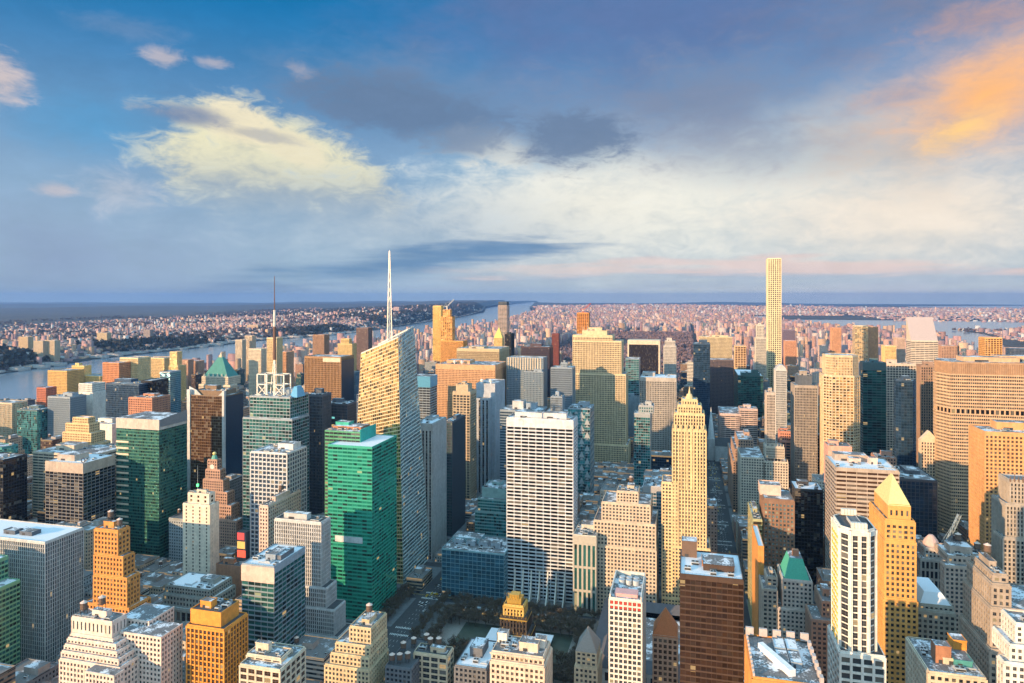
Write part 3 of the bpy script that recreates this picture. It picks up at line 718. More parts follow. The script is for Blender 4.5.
# white tower, its west flank tinted yellow for sunlight
b = building('residential_tower', 'white tower with sun-yellow flank', 'slim white tower with cut-off corners and deep window bays at the lower right', TW, 392, [T(840, 885, 655, dp=30, st='wide', cap=2), T(842, 877, 531, dp=26, dD=2, st=(4.0, 1.7, 3.4, .6, .9, .12), cap=2.5, nm='upper_shaft', ch=1)], w='white', g='smoke', yb=683, gear='n', roof='tar', win=(1,), chamfer=4.2)
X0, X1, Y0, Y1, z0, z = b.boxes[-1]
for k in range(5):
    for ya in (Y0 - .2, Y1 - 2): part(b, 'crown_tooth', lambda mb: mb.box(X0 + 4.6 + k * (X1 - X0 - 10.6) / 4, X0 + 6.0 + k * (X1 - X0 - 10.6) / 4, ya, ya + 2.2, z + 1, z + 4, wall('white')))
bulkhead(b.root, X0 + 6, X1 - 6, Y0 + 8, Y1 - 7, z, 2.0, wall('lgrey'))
part(b, 'sunlit_flank_tint', lambda mb: [mb.box(X0 - 1.0, X0 - .75, Y0 + 5, Y1 - 5, z0 + q * 3.45 + 2.0, z0 + q * 3.45 + 3.3, wall('yellow'), bottom=True) for q in range(int((z - z0 - 4) / 3.45))])  # yellow strips put golden sunlight into the colour of the west side
# golden tower with pyramid roof
b = building('deco_tower', 'golden tower with pyramid roof', 'golden stone tower with arched windows and a pale copper pyramid roof at the lower right', TW, 520, [
    T(884, 917, 600, bx=866, st='punch', cap=2), T(885, 915.5, 541, bx=868, dD=1.2, st='punch', cap=2.4), T(885.5, 914.5, 521, bx=870, dD=2.2, st='punch', cap=3), T(888.5, 910, 506, bx=875, dD=4.5, st=(3.4, 2.0, 9, 4.0, .4, .3), cap=3)], w=(.68, .36, .11), g='dark', yb=683, gear='n', win=(1, 2, 3), protect=True)
hip_roof(b, 18, plain('pale_copper', (.62, .58, .26), scale=.8), over=.5, ridge=2, name='pyramid_roof')
X0, X1, Y0, Y1, z0, z = b.boxes[2]
def arch(mb):
    cx = (X0 + X1) / 2; m = glass('dark')
    pts = [(cx - 2.2, Y0 - .42, z - 17), (cx + 2.2, Y0 - .42, z - 17)] + [(cx + 2.2 * math.cos(a * math.pi / 8), Y0 - .42, z - 7 + 2.2 * math.sin(a * math.pi / 8)) for a in range(9)]
    mb.face(pts, m)
    for k in (-6, 6):
        pts = [(cx + k - 1, Y0 - .42, z - 12), (cx + k + 1, Y0 - .42, z - 12)] + [(cx + k + math.cos(a * math.pi / 8), Y0 - .42, z - 8 + math.sin(a * math.pi / 8)) for a in range(9)]
        mb.face(pts, m)
part(b, 'arched_window', arch)
b = building('office_block', 'grey block with sloped snowy roof', 'grey stone office block with a tapering snow covered roof right of the golden tower', OB, 540, [T(917, 955, 612, dp=46, st='punch', cap=2.4), T(919.5, 953, 606, dp=40, dD=2.5, st='small', cap=1)], w=(.46, .42, .36), g='dark', yb=660, gear='n', roof='snow', win=(0,))
X0, X1, Y0, Y1, z = b.top
part(b, 'sloped_roof', lambda mb: mb.prism([(X0 + .5, Y0 + .5), (X1 - .5, Y0 + .5), (X1 - .5, Y1 - .5), (X0 + .5, Y1 - .5)], z + .2, z + 7, roofm('snow'), top_poly=[(X0 + 5, Y0 + 7), (X1 - 5, Y0 + 7), (X1 - 5, Y1 - 6), (X0 + 5, Y1 - 6)]))
b = building('low_building', 'low roof with brown cube', 'low beige building with a dark red cube and teal box on its roof', OB, 428, [T(929, 986, 676, dp=40, st='punch', cap=1.4)], w='cream', g='dark', yb=683, gear='m', roof='mixed')
X0, X1, Y0, Y1, z = b.top
bulkhead(b.root, X0 + 7, X0 + 15, Y0 + 12, Y0 + 20, z, 10, wall('brick')); bulkhead(b.root, X0 + 20, X0 + 27, Y0 + 24, Y0 + 33, z, 9, wall('ochre')); bulkhead(b.root, X0 + 16, X0 + 25, Y0 + 10, Y0 + 19, z, 4, wall('teal'))
b = building('stone_building', 'terraced stone block with cornices', 'massive grey brown stone block with stacked cornices and terraces at the right edge', OB, 470, [
    T(990, 1075, 655, bx=960, st='punch', cap=2.2), T(991, 1072, 612, bx=964, dD=3, st='punch', cap=2.2), T(992, 1010, 585, bx=968, dD=5, st='punch', cap=2.2), T(993, 1007, 575, bx=972, dD=8, st='punch', cap=1.6)], w=(.40, .33, .27), g='dark', yb=683, gear='w', win=(0, 1, 2))
b = building('setback_building', 'white stepped corner building', 'white stone building climbing in steps, cut off by the bottom right corner', OB, 400, [T(1004, 1090, 668, bx=998, st='small', cap=1.2), T(1010, 1090, 650, dp=20, dD=3, st='small', cap=1.2), T(1016, 1090, 628, dp=16, dD=6, st='small', cap=1.2)], w='white', g='smoke', yb=683, win=(0, 1, 2))
def billboard():
    D = 640; x0, x1 = wx(237, D), wx(246, D); r = empty('billboard_tower', ((x0 + x1) / 2, D, 0), 'glowing red and amber billboard in the street gap beside the brown stepped pyramid', 'billboard'); org = ((x0 + x1) / 2, D, 0)
    zt, zb = zof(241, 532, D), zof(241, 558, D)
    mb = MB(); mb.box(x0, x1, D, D + 8, 0, zt, wall('dgrey'), roofm('tar')); mb.build('wall', r, org)
    for k, (c_, e) in enumerate((((.9, .12, .06), .9), ((.95, .50, .12), .8), ((.85, .10, .08), .8))):
        za = zb + (zt - zb) * (k / 3 + .03); zc = zb + (zt - zb) * ((k + 1) / 3 - .03)
        mb = MB(); mb.box(x0 + .5, x1 - .5 - k * .8, D - .4, D - .1, za, zc, plain('screen_%s' % ('red', 'amber', 'scarlet')[k], c_, .4, e, .3, .6), bottom=True); mb.build('screen', r, org)
    FOOT.append((x0, x1, D, D + 8)); PROTECT.append((236, 247, 532, 557, D))
billboard()
# --- second row
b = building(OT, 'emerald green glass tower', 'emerald green glass tower with a stepped snowy roof, left of the park', TW, 615, [T(328, 372, 446.5, bx=396.5, st=(5.2, .25, 3.7, 1.55, .14, .10), cap=1.4)], w=(.05, .40, .30), g='green', yb=600, gear='n', roof='snow')
wing_ = wing
STY['greenspan'] = (5.2, .25, 3.7, 1.55, .14, .10)
X0, X1, Y0, Y1, z = b.top
x0, x1, y0, y1, zz = wing(b, 325, 360, 431, 634, 36, 'greenspan', 'wing', wall((.10, .34, .19)))
part(b, 'equipment_floor', lambda mb: mb.box(X0 + 8, X1 - 10, Y0 - .4, Y0 - .12, 76, 82, wall('silver'), bottom=True))
part(b, 'roof_parapet_panel', lambda mb: mb.box(x1 - .3, x1 + .5, y0, y1, z - .5, zz + 2, wall((.03, .36, .30))))
bulkhead(b.root, x0 + 4, x1 - 3, y0 + 8, y1 - 8, zz, 3, wall('brick')); b.top = (x0, x1, y0, y1, zz); roof_gear(b, 'm', 7)
b = building(OT, 'teal glass tower with slanted stone cap', 'tall teal green glass tower with a slanted beige stone cap at far left', TW, 690, [T(116.5, 159, 422, bx=187, st=(2.4, .2, 3.8, 1.3, .14, .16), cap=0.3)], w=(.05, .17, .13), g='darkgreen', yb=600, gear='n', roof='mixed')
X0, X1, Y0, Y1, z = b.top
part(b, 'stone_cap', lambda mb: mb.prism([(X0 - .4, Y0 - .4), (X1 + .4, Y0 - .4), (X1 + .4, Y1), (X0 - .4, Y1)], z - 8.5, z + 4, wall((.56, .48, .42)), roofm('mixed')))
part(b, 'side_screen', lambda mb: mb.face([(X1 + .6, Y0 + 1, z - 5), (X1 + .6, Y1 - .5, z - 5), (X1 + .6, Y1 - .5, z + 9), (X1 + .6, Y0 + 1, z + 3.9)], metal('steel', .3)))
part(b, 'white_band', lambda mb: [mb.box(X0 - .5, X0 + 18, Y0 - .42, Y0 - .17, z - 26 - k * 7.6, z - 23.8 - k * 7.6, wall('cream'), bottom=True) for k in range(22)])
b = building(OT, 'dark block with beige crown', 'dark banded office block with a beige crown and a ring emblem on its roof', TW, 640, [T(45.5, 83, 463, bx=115, st='thinband', cap=11, fr='dgrey')], w=(.46, .38, .32), g='black', yb=530, gear='m', roof='snow')
X0, X1, Y0, Y1, z = b.top
def ring(mb):
    m = plain('emblem_dark', (.05, .05, .08)); c = (X1 - 2, Y0 + 2, z + 4)
    for k in range(14):
        a, b_ = 2 * math.pi * k / 14, 2 * math.pi * (k + 1) / 14
        mb.beam((c[0] + 2.6 * math.cos(a), c[1], c[2] + 2.6 * math.sin(a)), (c[0] + 2.6 * math.cos(b_), c[1], c[2] + 2.6 * math.sin(b_)), .7, m)
    mb.beam((c[0], c[1], z), (c[0], c[1], z + 1.6), .4, m)
part(b, 'ring_emblem', ring)
b = building(OT, 'black glass slab', 'black glass slab with a thin amber west strip at the far left edge', TW, 620, [T(-60, 3, 458, bx=27, st='curtain', cap=1.5)], w='black', g='black', yb=530, gear='m', roof='mixed')
b = building('setback_building', 'orange stepped deco block', 'glowing orange brick building stepping down to the east in front of the teal tower', OB, 470, [
    T(84, 129, 606, bx=150, st='punch', cap=1.2), T(94, 127, 577, bx=139, dD=1, st='punch', cap=1.2), T(94.5, 123, 556, bx=134, dD=2, st='punch', cap=1.2), T(95, 118, 530, bx=129, dD=3, st='punch', cap=2.0)], w='orange', g='bronze', yb=610, gear='w', win=(0, 1, 2, 3))
b = building('slim_tower', 'white slab with lit window strip', 'slim cream white tower with a blank middle wall and green beacon on its mast', TW, 600, [T(183, 210, 505, bx=219, st=(9, 6.6, 3.6, 1.6, .12, .1), cap=1.5), T(188, 209, 494, bx=215, dD=4, st=(8, 6, 3.6, 1.6, .2, .15), cap=1.5)], w=(.74, .64, .52), g='bronze', yb=575, gear='m', win=(0,))
X0, X1, Y0, Y1, z = b.top
mast(b, X0 + 2, Y0 + 12, z, z + 26, .3, .12, metal('silver'))
part(b, 'beacon', lambda mb: mb.cone(X0 + 2, Y0 + 12, z + 4, z + 6.4, 1.2, 1.2, plain('beacon_green', (.1, .9, .25), emit=1.6), 8))
b = building('deco_tower', 'brown stepped pyramid tower', 'reddish brown ziggurat tower with clock crown and a small glass globe on its tip', TW, 690, [
    T(196, 243, 560, bx=251, st='small', cap=1.2), T(198, 236, 520, bx=244, dD=2, st='small', cap=1.2), T(199, 231, 505, bx=239, dD=4, st='small', cap=1.2), T(201, 227, 492, bx=234, dD=6, st='small', cap=1.2), T(203.5, 223, 480, bx=229, dD=8, st='small', cap=1.2), T(206, 220, 470, bx=225, dD=9.5, st='small', cap=1.2), T(208, 217, 460, bx=221, dD=11, st='small', cap=1.2)], w=(.44, .27, .20), g='dark', yb=555, gear='n')
X0, X1, Y0, Y1, z = b.top; cx, cy = (X0 + X1) / 2, (Y0 + Y1) / 2
part(b, 'copper_cap', lambda mb: mb.cone(cx, cy, z, z + 5, 4, 2.2, wall('copper'), 8)); part(b, 'globe', lambda mb: [mb.cone(cx, cy, z + 5 + q * .8, z + 5.8 + q * .8, 2.3 * math.sqrt(max(0.02, 1 - ((q - 2.5) / 2.6) ** 2)), 2.3 * math.sqrt(max(0.02, 1 - ((q - 1.5) / 2.6) ** 2)), plain('globe_glass', (.75, .62, .25), .3), 10) for q in range(5)])
part(b, 'clock_face', lambda mb: [mb.face([(cx + 3 * math.cos(a * math.pi / 8), Y0 - .8, z - 8 + 3 * math.sin(a * math.pi / 8)) for a in range(16)], plain('clock_stone', (.6, .6, .56)))])
b = building('classical_building', 'grey colonnaded bank', 'low grey classical building with tall colonnade windows and a snowy roof behind the amber block', OB, 525, [T(160, 214, 610, bx=224, st=(5.5, 1.6, 11, 3, .8, .5), cap=2.4), T(164, 212, 597, dD=3, dp=32, st='punch', cap=1.4), T(166, 210, 588, dD=5, dp=30, st='small', cap=1)], w=(.30, .31, .29), g='dark', yb=640, roof='snow', gear='m', win=(0, 1))
b = building('low_building', 'low brick box with roof plant', 'plain low red brick box between the cream slab and the coral topped block', OB, 585, [T(216, 240, 566, bx=247, st='blank')], w='brick', yb=600, gear='m', roof='tar')
b = building(OT, 'white gridded office tower', 'broad white tower of deep square windows under the dark antenna tower', TW, 640, [T(251, 287, 453, bx=306, st=(4.6, 1.15, 4.6, 1.3, .8, .7), cap=1.2)], w=(.58, .60, .64), g='navy', yb=520, gear='m', win=(0,))
b = building('slim_tower', 'rosy stone slab', 'narrow rosy stone building with a blank side wall in front of the white gridded tower', OB, 600, [T(260, 268, 506, bx=300, st='punch', cap=2)], w='pink', g='dark', yb=560, gear='w')
b = building(OT, 'antenna tower', 'dark steel and glass tower carrying a striped antenna mast inside white roof frames', TW, 700, [T(243, 292, 419, bx=309, st=(4.4, .3, 3.9, .8, .25, .2), cap=1.2), T(250, 290, 397, dp=40, dD=7, st=(4.4, .3, 3.9, .8, .25, .2), cap=1.2)], w='steel', g='darkgreen', yb=450, gear='m')
X0, X1, Y0, Y1, z = b.top; cx, cy = wx(274.5, 725), 725
def cage(mb):
    m = metal('white', .5, .1)
    for (a0, a1, c0, c1) in ((cx - 18, cx - 5, cy - 8, cy + 8), (cx + 5, cx + 18, cy - 8, cy + 6)):
        for x in (a0, a1):
            for y in (c0, c1): mb.beam((x, y, z), (x, y, z + 25), 1.2, m)
        for zq in (z + 25, z + 13):
            mb.beam((a0, c0, zq), (a1, c0, zq), .9, m); mb.beam((a0, c1, zq), (a1, c1, zq), .9, m); mb.beam((a0, c0, zq), (a0, c1, zq), .9, m); mb.beam((a1, c0, zq), (a1, c1, zq), .9, m)
        mb.beam((a0, c0, z), (a1, c0, z + 13), .7, m); mb.beam((a1, c0, z), (a0, c0, z + 13), .7, m)
part(b, 'roof_frame', cage)
def lattice(mb):
    m = metal('white', .5, .1)
    for k in range(6):
        r0, r1 = 3.6 - k * .5, 3.6 - (k + 1) * .5; za, zb = z + k * 7, z + (k + 1) * 7
        for (sx, sy) in ((-1, -1), (1, -1), (1, 1), (-1, 1)): mb.beam((cx + sx * r0, cy + sy * r0, za), (cx + sx * r1, cy + sy * r1, zb), .5, m)
        mb.beam((cx - r0, cy - r0, za), (cx + r1, cy - r1, zb), .35, m); mb.beam((cx + r0, cy - r0, za), (cx - r1, cy - r1, zb), .35, m)
        mb.beam((cx + r0, cy - r0, za), (cx + r1, cy + r1, zb), .35, m)
part(b, 'lattice_base', lattice)
ztip = zof(274.5, 276, 725)
mast(b, cx, cy, z + 42, z + 82, 2.1, 1.7, plain('mast_brown', (.16, .09, .07)))
mast(b, cx, cy, z + 82, z + 102, 1.5, 1.4, wall('white')); mast(b, cx, cy, z + 102, ztip, .7, .3, plain('mast_brown', (.16, .09, .07)))
part(b, 'billboard', lambda mb: mb.prism([(X1 - 3, Y0 + 4), (X1 + 7, Y0 + 4), (X1 + 7, Y0 + 22), (X1 - 3, Y0 + 22)], z, z + 12, metal('skyblue', .4, .2), top_poly=[(X1 - 1, Y0 + 10), (X1 + 3, Y0 + 10), (X1 + 3, Y0 + 20), (X1 - 1, Y0 + 20)]))
# crystalline tower with spire
def crystal():
    global b
    D = 705
    r = empty('crystal_tower', (-340, D, 0), 'faceted pale glass tower with a sloping crystal top and a tall white spire', TW); org = tuple(r.location)
    B = Bld(); B.root = r; B.Y = D; B.wallc = 'white'
    xs0, xs1 = wx(350, D), wx(404, D); YB = xs1 / ratio(430)
    Bp = [(xs0, D), (xs1 - 1, D), (xs1, D + 1), (xs1, YB), (xs0, YB)]
    Tq = [(wx(361, D + 8), D + 8), (wx(398, D + 6), D + 6), (wx(402, D + 22), D + 22), (wx(413.5, 757), 757), (wx(378, 757), 757)]
    Z = [zof(360, 354, D + 8), zof(398, 338, D + 6), zof(402, 335, D + 22), zof(413.5, 327, 757), zof(378, 345, 757)]
    W_ = [wall('white'), glass('brass'), glass('pale')]
    fm = MB(); gm = MB(); n = 5
    for i in range(n):
        j = (i + 1) % n
        a, c = Vector((*Bp[i], 0)), Vector((*Bp[j], 0)); d, e = Vector((*Tq[i], Z[i])), Vector((*Tq[j], Z[j]))
        L = (c - a).length; nb = max(1, round(max(L, (e - d).length) / 3)); nf = 66
        nn = (c - a).normalized().cross(Vector((0, 0, 1))) if L > 3 else (e - d).normalized().cross(Vector((0, 0, 1)))
        for k in range(nf):
            t0, t1 = k / nf, (k + .25) / nf
            q = [a.lerp(d, t0), c.lerp(e, t0), c.lerp(e, t1), a.lerp(d, t1)]
            tt = (k + 1) / nf; gm.face([q[0], q[1], c.lerp(e, tt), a.lerp(d, tt)], glass('brass' if i in (0, 4) else 'pale'), [(i * 40, k + .01), (i * 40 + nb, k + .01), (i * 40 + nb, k + .99), (i * 40, k + .99)])  # sunlight put into the colour: gold south and west faces, pale elsewhere
            o = nn * .3
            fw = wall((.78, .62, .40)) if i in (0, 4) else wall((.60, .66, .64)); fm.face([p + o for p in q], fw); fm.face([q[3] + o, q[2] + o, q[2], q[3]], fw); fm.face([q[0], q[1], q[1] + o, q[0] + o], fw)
        for k in range(nb + 1):
            t0 = k / nb; p0, p1 = a.lerp(c, t0), d.lerp(e, t0); w_ = (c - a).normalized() * .22 if L > 3 else (e - d).normalized() * .22
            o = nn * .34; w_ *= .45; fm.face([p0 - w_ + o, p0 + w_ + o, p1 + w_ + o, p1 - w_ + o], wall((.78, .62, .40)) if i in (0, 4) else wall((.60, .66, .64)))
    gm.face([(*Tq[i], Z[i] - 1) for i in range(n)], roofm('mixed'))
    f = fm.build('facade', r, org); gm.build('glazing', f, org)
    sc = MB()          # crystal screens closing the sloping top
    for i in (0, 2, 3):
        j = i + 1
        sc.face([(*Tq[i], Z[i] - .2), (*Tq[j], Z[j] - .2), (Tq[j][0], Tq[j][1], Z[j] + 1.5), (Tq[i][0], Tq[i][1], Z[i] + 1.5)], wall('white'))
    sc.build('crystal_screen', f, org)
    sx, sy = wx(389.5, 735), 735; zt = zof(389.5, 251, 735); zb = 250
    sp = MB()
    for k in range(12):
        r0, r1 = 3.4 * (1 - k / 12) + .35, 3.4 * (1 - (k + 1) / 12) + .35; za, zc = zb + (zt - zb) * k / 12, zb + (zt - zb) * (k + 1) / 12
        for q in range(3):
            a0, a1 = 2 * math.pi * q / 3, 2 * math.pi * (q + 1) / 3
            sp.beam((sx + r0 * math.cos(a0), sy + r0 * math.sin(a0), za), (sx + r1 * math.cos(a0), sy + r1 * math.sin(a0), zc), .7, metal('white', .4, .2))
            sp.beam((sx + r0 * math.cos(a0), sy + r0 * math.sin(a0), za), (sx + r1 * math.cos(a1), sy + r1 * math.sin(a1), zc), .4, metal('white', .4, .2))
    sp.cone(sx, sy, zb, zt + 1, 1.3, .35, metal('white', .4, .2), 8)
    sp.build('spire', r, org)
    FOOT.append((xs0, xs1, D, YB)); PROTECT.append((353, 429, 327, 600, D)); HERO.append(('faceted crystal tower', 390, 327, 353, 429, D, 600))
crystal()
# white travertine grid slab
b = building(OT, 'white grid slab', 'big white slab with a regular grid of wide dark windows standing over the park', TW, 705, [T(507, 573, 419.5, bx=577, st='grace', cap=9)], w=(.60, .62, .66), g='black', yb=605, gear='n', roof='mixed', win=None)
X0, X1, Y0, Y1, z = b.top
bulkhead(b.root, X0 + 6, X0 + 20, Y0 + 12, Y0 + 26, z, 4, wall('tan')); bulkhead(b.root, X0 + 34, X0 + 48, Y0 + 14, Y0 + 28, z, 4, wall('tan')); roof_gear(b, 'm', 12); roof_gear(b, 'm', 13)
def swoop(mb):
    for k in range(8):
        xk = X0 + k * (X1 - X0) / 8
        for q in range(6):
            z0, z1 = 30 - q * 5, 25 - q * 5; d0, d1 = .95 + .34 * q * q, .95 + .34 * (q + 1) ** 2
            mb.face([(xk - .6, Y0 - d1, z1), (xk + .6, Y0 - d1, z1), (xk + .6, Y0 - d0, z0), (xk - .6, Y0 - d0, z0)], wall('white'))
            mb.face([(xk + .6, Y0 - d1, z1), (xk + .6, Y0, z1), (xk + .6, Y0, z0), (xk + .6, Y0 - d0, z0)], wall('white')); mb.face([(xk - .6, Y0, z1), (xk - .6, Y0 - d1, z1), (xk - .6, Y0 - d0, z0), (xk - .6, Y0, z0)], wall('white'))
part(b, 'flared_base', swoop)
b = building(OT, 'low dark blue glass block', 'low dark blue glass block with a gridded skin facing the bare park trees', OB, 690, [T(442, 504, 552, dp=48, st=(5, .35, 4.2, .5, .25, .2), cap=.8)], w=(.26, .42, .47), g='blue', yb=610, gear='m', roof='mixed')
X0, X1, Y0, Y1, z = b.top
for k in range(4): bulkhead(b.root, X0 + 8 + k * 14, X0 + 18 + k * 14, Y0 + 16, Y0 + 26, z, 5, wall('steel'))
b = building('setback_building', 'pale teal stepped block', 'pale teal glass block with two setbacks squeezed left of the white grid slab', OB, 800, [T(475, 508, 513, dp=50, st='spandrel', cap=1), T(478, 508, 500, dp=45, dD=3, st='spandrel', cap=1), T(482, 508, 489, dp=36, dD=10, st='blank', cap=1)], w=(.26, .42, .42), g='teal', yb=548)
b = building(OT, 'grey tower with black stripes', 'grey stone tower with narrow black window stripes right of the crystal tower', TW, 780, [T(414.5, 432, 424, bx=446, st=(4.6, 2.6, 3.9, .3, .5, .1), cap=8)], w=(.40, .40, .39), g='black', yb=590, gear='m', roof='snow')
X0, X1, Y0, Y1, z = b.top
part(b, 'blank_flank', lambda mb: mb.box(X1 + .3, X1 + .8, Y0, Y1, 0, z - 1, wall((.40, .40, .39))))
b = building(OT, 'dark teal striped tower', 'dark teal glass tower with lit rooms beside the grey striped tower', TW, 860, [T(443, 452, 422, bx=465, st='fine', cap=1.5)], w='slate', g='darkgreen', yb=550)
b = building(OT, 'tower with satellite dishes', 'blue grey slab with two white satellite dishes on its roof and a black vertical stripe', TW, 1080, [T(476, 495, 384, bx=505, st='blank'), T(474, 489, 399, dp=16, dD=-17, st=(6, 3.5, 3.9, .4, .4, .1), cap=2, z0='g')], w=(.42, .45, .50), g='black', yb=500, gear='n')
X0, X1, Y0, Y1, z0, z = b.boxes[0]
def dish(B, x, y, z, r):
    mb = MB(); m = plain('dish_white', (.8, .8, .8))
    for k in range(4): mb.cone(x, y - k * 1.0 + 2, z + 3 + k * 1.0, z + 3.9 + k * 1.0, r * (1 - k * .12), r * (1.0 - (k + 1) * .16), m, 12)
    mb.box(x - .8, x + .8, y - .8, y + .8, z, z + 3, m); mb.build('satellite_dish', B.root, tuple(B.root.location))
dish(b, X0 + 8, Y0 + 8, z, 4); dish(b, X0 + 23, Y0 + 8, z, 4)
b = building(OT, 'slim gold-lit grid tower', 'slim stone tower with large windows and gold top, left of the dish topped slab', TW, 1000, [T(453, 470, 392, bx=476, st='wide', cap=5), T(456, 468, 385, dp=20, dD=4, st='blank')], w='tan', g='smoke', yb=545)
b = building(OT, 'broad orange brick slab', 'broad orange brick slab with two white dishes at its roof edge', TW, 1300, [T(436, 495, 365, bx=506, st='small', cap=10)], w=(.62, .36, .20), g='bronze', yb=430, gear='m')
X0, X1, Y0, Y1, z = b.top; dish(b, X0 + 34, Y0 + 16, z, 4); dish(b, X0 + 50, Y0 + 16, z, 4)
b = building(OT, 'long ochre slab', 'long ochre slab with a grey east end rising behind the orange brick slab', TW, 1480, [T(457, 499, 349, bx=509, st='fine', cap=6)], w=(.56, .44, .28), g='bronze', yb=375, gear='m')
b = building(OT, 'blue-capped grey tower', 'grey tower with a bright blue glass cap right of the crystal tower', TW, 1000, [T(412, 430, 377, bx=437, st='thinband', cap=.5)], w='steel', g='smoke', yb=420, gear='n')
X0, X1, Y0, Y1, z = b.top
part(b, 'blue_cap', lambda mb: mb.box(X0 - .7, X1 + .7, Y0 - .7, Y1, z - 16, z + 1.2, metal((.12, .38, .60), .25, .4), roofm('mixed')))
b = building(OT, 'dark tower with lit office floors', 'dark glass tower with cyan lit floors, left of the crystal tower', TW, 800, [T(323, 347, 404, bx=356, st='fine', cap=1.5)], w='slate', g='navy', yb=430, roof='snow')
part(b, 'lit_floor', lambda mb: [mb.box(b.boxes[0][0] + 4 + 9 * (q % 2), b.boxes[0][0] + 8 + 9 * (q % 2), b.boxes[0][2] - .75, b.boxes[0][2] - .55, b.boxes[0][5] - 14 - q * 5, b.boxes[0][5] - 11.5 - q * 5, plain('lit_cyan' if q % 3 else 'lit_amber', (.25, .75, .70) if q % 3 else (.95, .65, .25), emit=.45), bottom=True) for q in range(6)])
b = building(OT, 'pink-edged dark tower', 'narrow dark tower with a pink lit west edge behind the green tower', TW, 770, [T(306, 322, 395, bx=331, st='fine', cap=2)], w='slate', g='black', yb=520)
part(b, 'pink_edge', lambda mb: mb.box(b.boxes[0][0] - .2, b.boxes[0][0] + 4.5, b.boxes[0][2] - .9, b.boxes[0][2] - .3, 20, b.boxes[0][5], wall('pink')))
b = building(OT, 'brown ribbed slab', 'wide brown ribbed slab with a cream panel at its top edge', TW, 1150, [T(305, 341, 357, bx=353.5, st='pier', cap=3)], w=(.36, .21, .11), g='bronze', yb=440, gear='n', roof='mixed')
X0, X1, Y0, Y1, z = b.top
part(b, 'sign_panel', lambda mb: mb.box(X0 + 38, X1 - 1, Y0 - 1.1, Y0 - .85, z - 9, z - 1, wall('cream'), bottom=True)); part(b, 'shaded_flank', lambda mb: mb.box(X1 + .9, X1 + 1.3, Y0, Y1, 0, z - 6, metal('navy', .3)))  # navy sheet paints the shade of the east side
b = building(OT, 'bronze slab with pale piers', 'bronze glass tower framed by tall pale stone piers with a shaded blue flank', TW, 800, [T(190, 224, 396, bx=243, st='curtain', cap=.5), T(195, 222, 391, dD=6, dp=30, st='blank', cap=1)], w=(.22, .15, .10), g='bronze', yb=480, gear='m')
X0, X1, Y0, Y1, z0, z = b.boxes[0]
part(b, 'stone_pier', lambda mb: (mb.box(X0 - 4, X0 + 1, Y0 - 1.5, Y0 + 3, 0, z + 8, wall('lgrey')), mb.box(X1 - 2.0, X1 + 1.2, Y0 - 1.5, Y0 + 2, 0, z + 8, wall('lgrey'))))
part(b, 'crown_fin', lambda mb: (mb.face([(X0 - 4, Y0 + 3.2, z), (X0 + 16, Y0 + 3.2, z), (X0 + 8, Y0 + 3.2, z + 7), (X0 - 4, Y0 + 3.2, z + 12)], wall('lgrey')), mb.face([(X0 - 4, Y0 + 4.2, z + 12), (X0 + 8, Y0 + 4.2, z + 7), (X0 + 16, Y0 + 4.2, z), (X0 - 4, Y0 + 4.2, z)], wall('lgrey')), mb.face([(X1 - 12, Y0 + 3.2, z), (X1 + 1, Y0 + 3.2, z), (X1 + 1, Y0 + 3.2, z + 10), (X1 - 4, Y0 + 3.2, z + 7)], wall('lgrey'))))
part(b, 'shaded_blue_flank', lambda mb: mb.box(X1 + .25, X1 + .6, Y0 + 3, Y1, 0, z - 1, metal('navy', .25)))  # east face shade put in as a navy sheet
b = building('pyramid_tower', 'stone tower with copper pyramid', 'stone tower with a large green copper pyramid roof and pale glass tip', TW, 1230, [T(199, 230, 385, bx=237, st='small', cap=3), T(202, 228, 377, dD=3, dp=40, st='small', cap=2)], w='cream', g='smoke', yb=390, gear='n')
X0, X1, Y0, Y1, z = b.top
def pyr(mb):
    P = [(X0 + 2, Y0 + 2), (X1 - 2, Y0 + 2), (X1 - 2, Y1 - 2), (X0 + 2, Y1 - 2)]; c = ((X0 + X1) / 2, (Y0 + Y1) / 2); k = .18
    mb.prism(P, z, z + 40, plain('verdigris', (.06, .24, .22), scale=.2), top_poly=[(c[0] + (x - c[0]) * k, c[1] + (y - c[1]) * k) for x, y in P])
part(b, 'copper_pyramid', pyr)
part(b, 'glass_tip', lambda mb: mb.cone((X0 + X1) / 2, (Y0 + Y1) / 2, z + 40, z + 52, 5.2, 0, wall('sand'), 4, ph=math.pi / 4))
part(b, 'gable', lambda mb: [mb.cone(X0 + 5 + k * (X1 - X0 - 10) / 5, Y0 + 1, z, z + 8, 3.5, 0, wall('cream'), 4) for k in range(6)])
# --- centre
b = building(OT, 'tall limestone slab', 'tall golden topped limestone slab with vertical ribs and stepped shoulders in the centre', TW, 1285, [
    T(572.5, 628, 444, dp=60, st='pier', cap=3), T(573, 625.5, 374, dp=52, dD=1, st='pier', cap=2.5, z0='g'), T(573, 621, 341, dp=46, dD=2, st='pier', cap=2.5, z0='g'), T(573, 612, 335.5, dp=40, dD=3, st='pier', cap=4, z0='g'), T(582, 607, 331, dp=22, dD=10, st='blank', z0=None)], w=(.68, .53, .33), g='smoke', yb=490, gear='m')
X0, X1, Y0, Y1, z = b.top
for k in range(5): mast(b, X0 + 2 + k * 8, Y0 + 4, z, z + 5 + (k % 2) * 6, .5, .1, metal('silver'))
b = building(OT, 'faceted triangle-patterned tower', 'teal tower covered in a triangular facet pattern just right of the white grid slab', TW, 930, [T(568, 590, 409, bx=594, st='curtain', cap=.8)], w='steel', g='teal', yb=500)
X0, X1, Y0, Y1, z = b.top
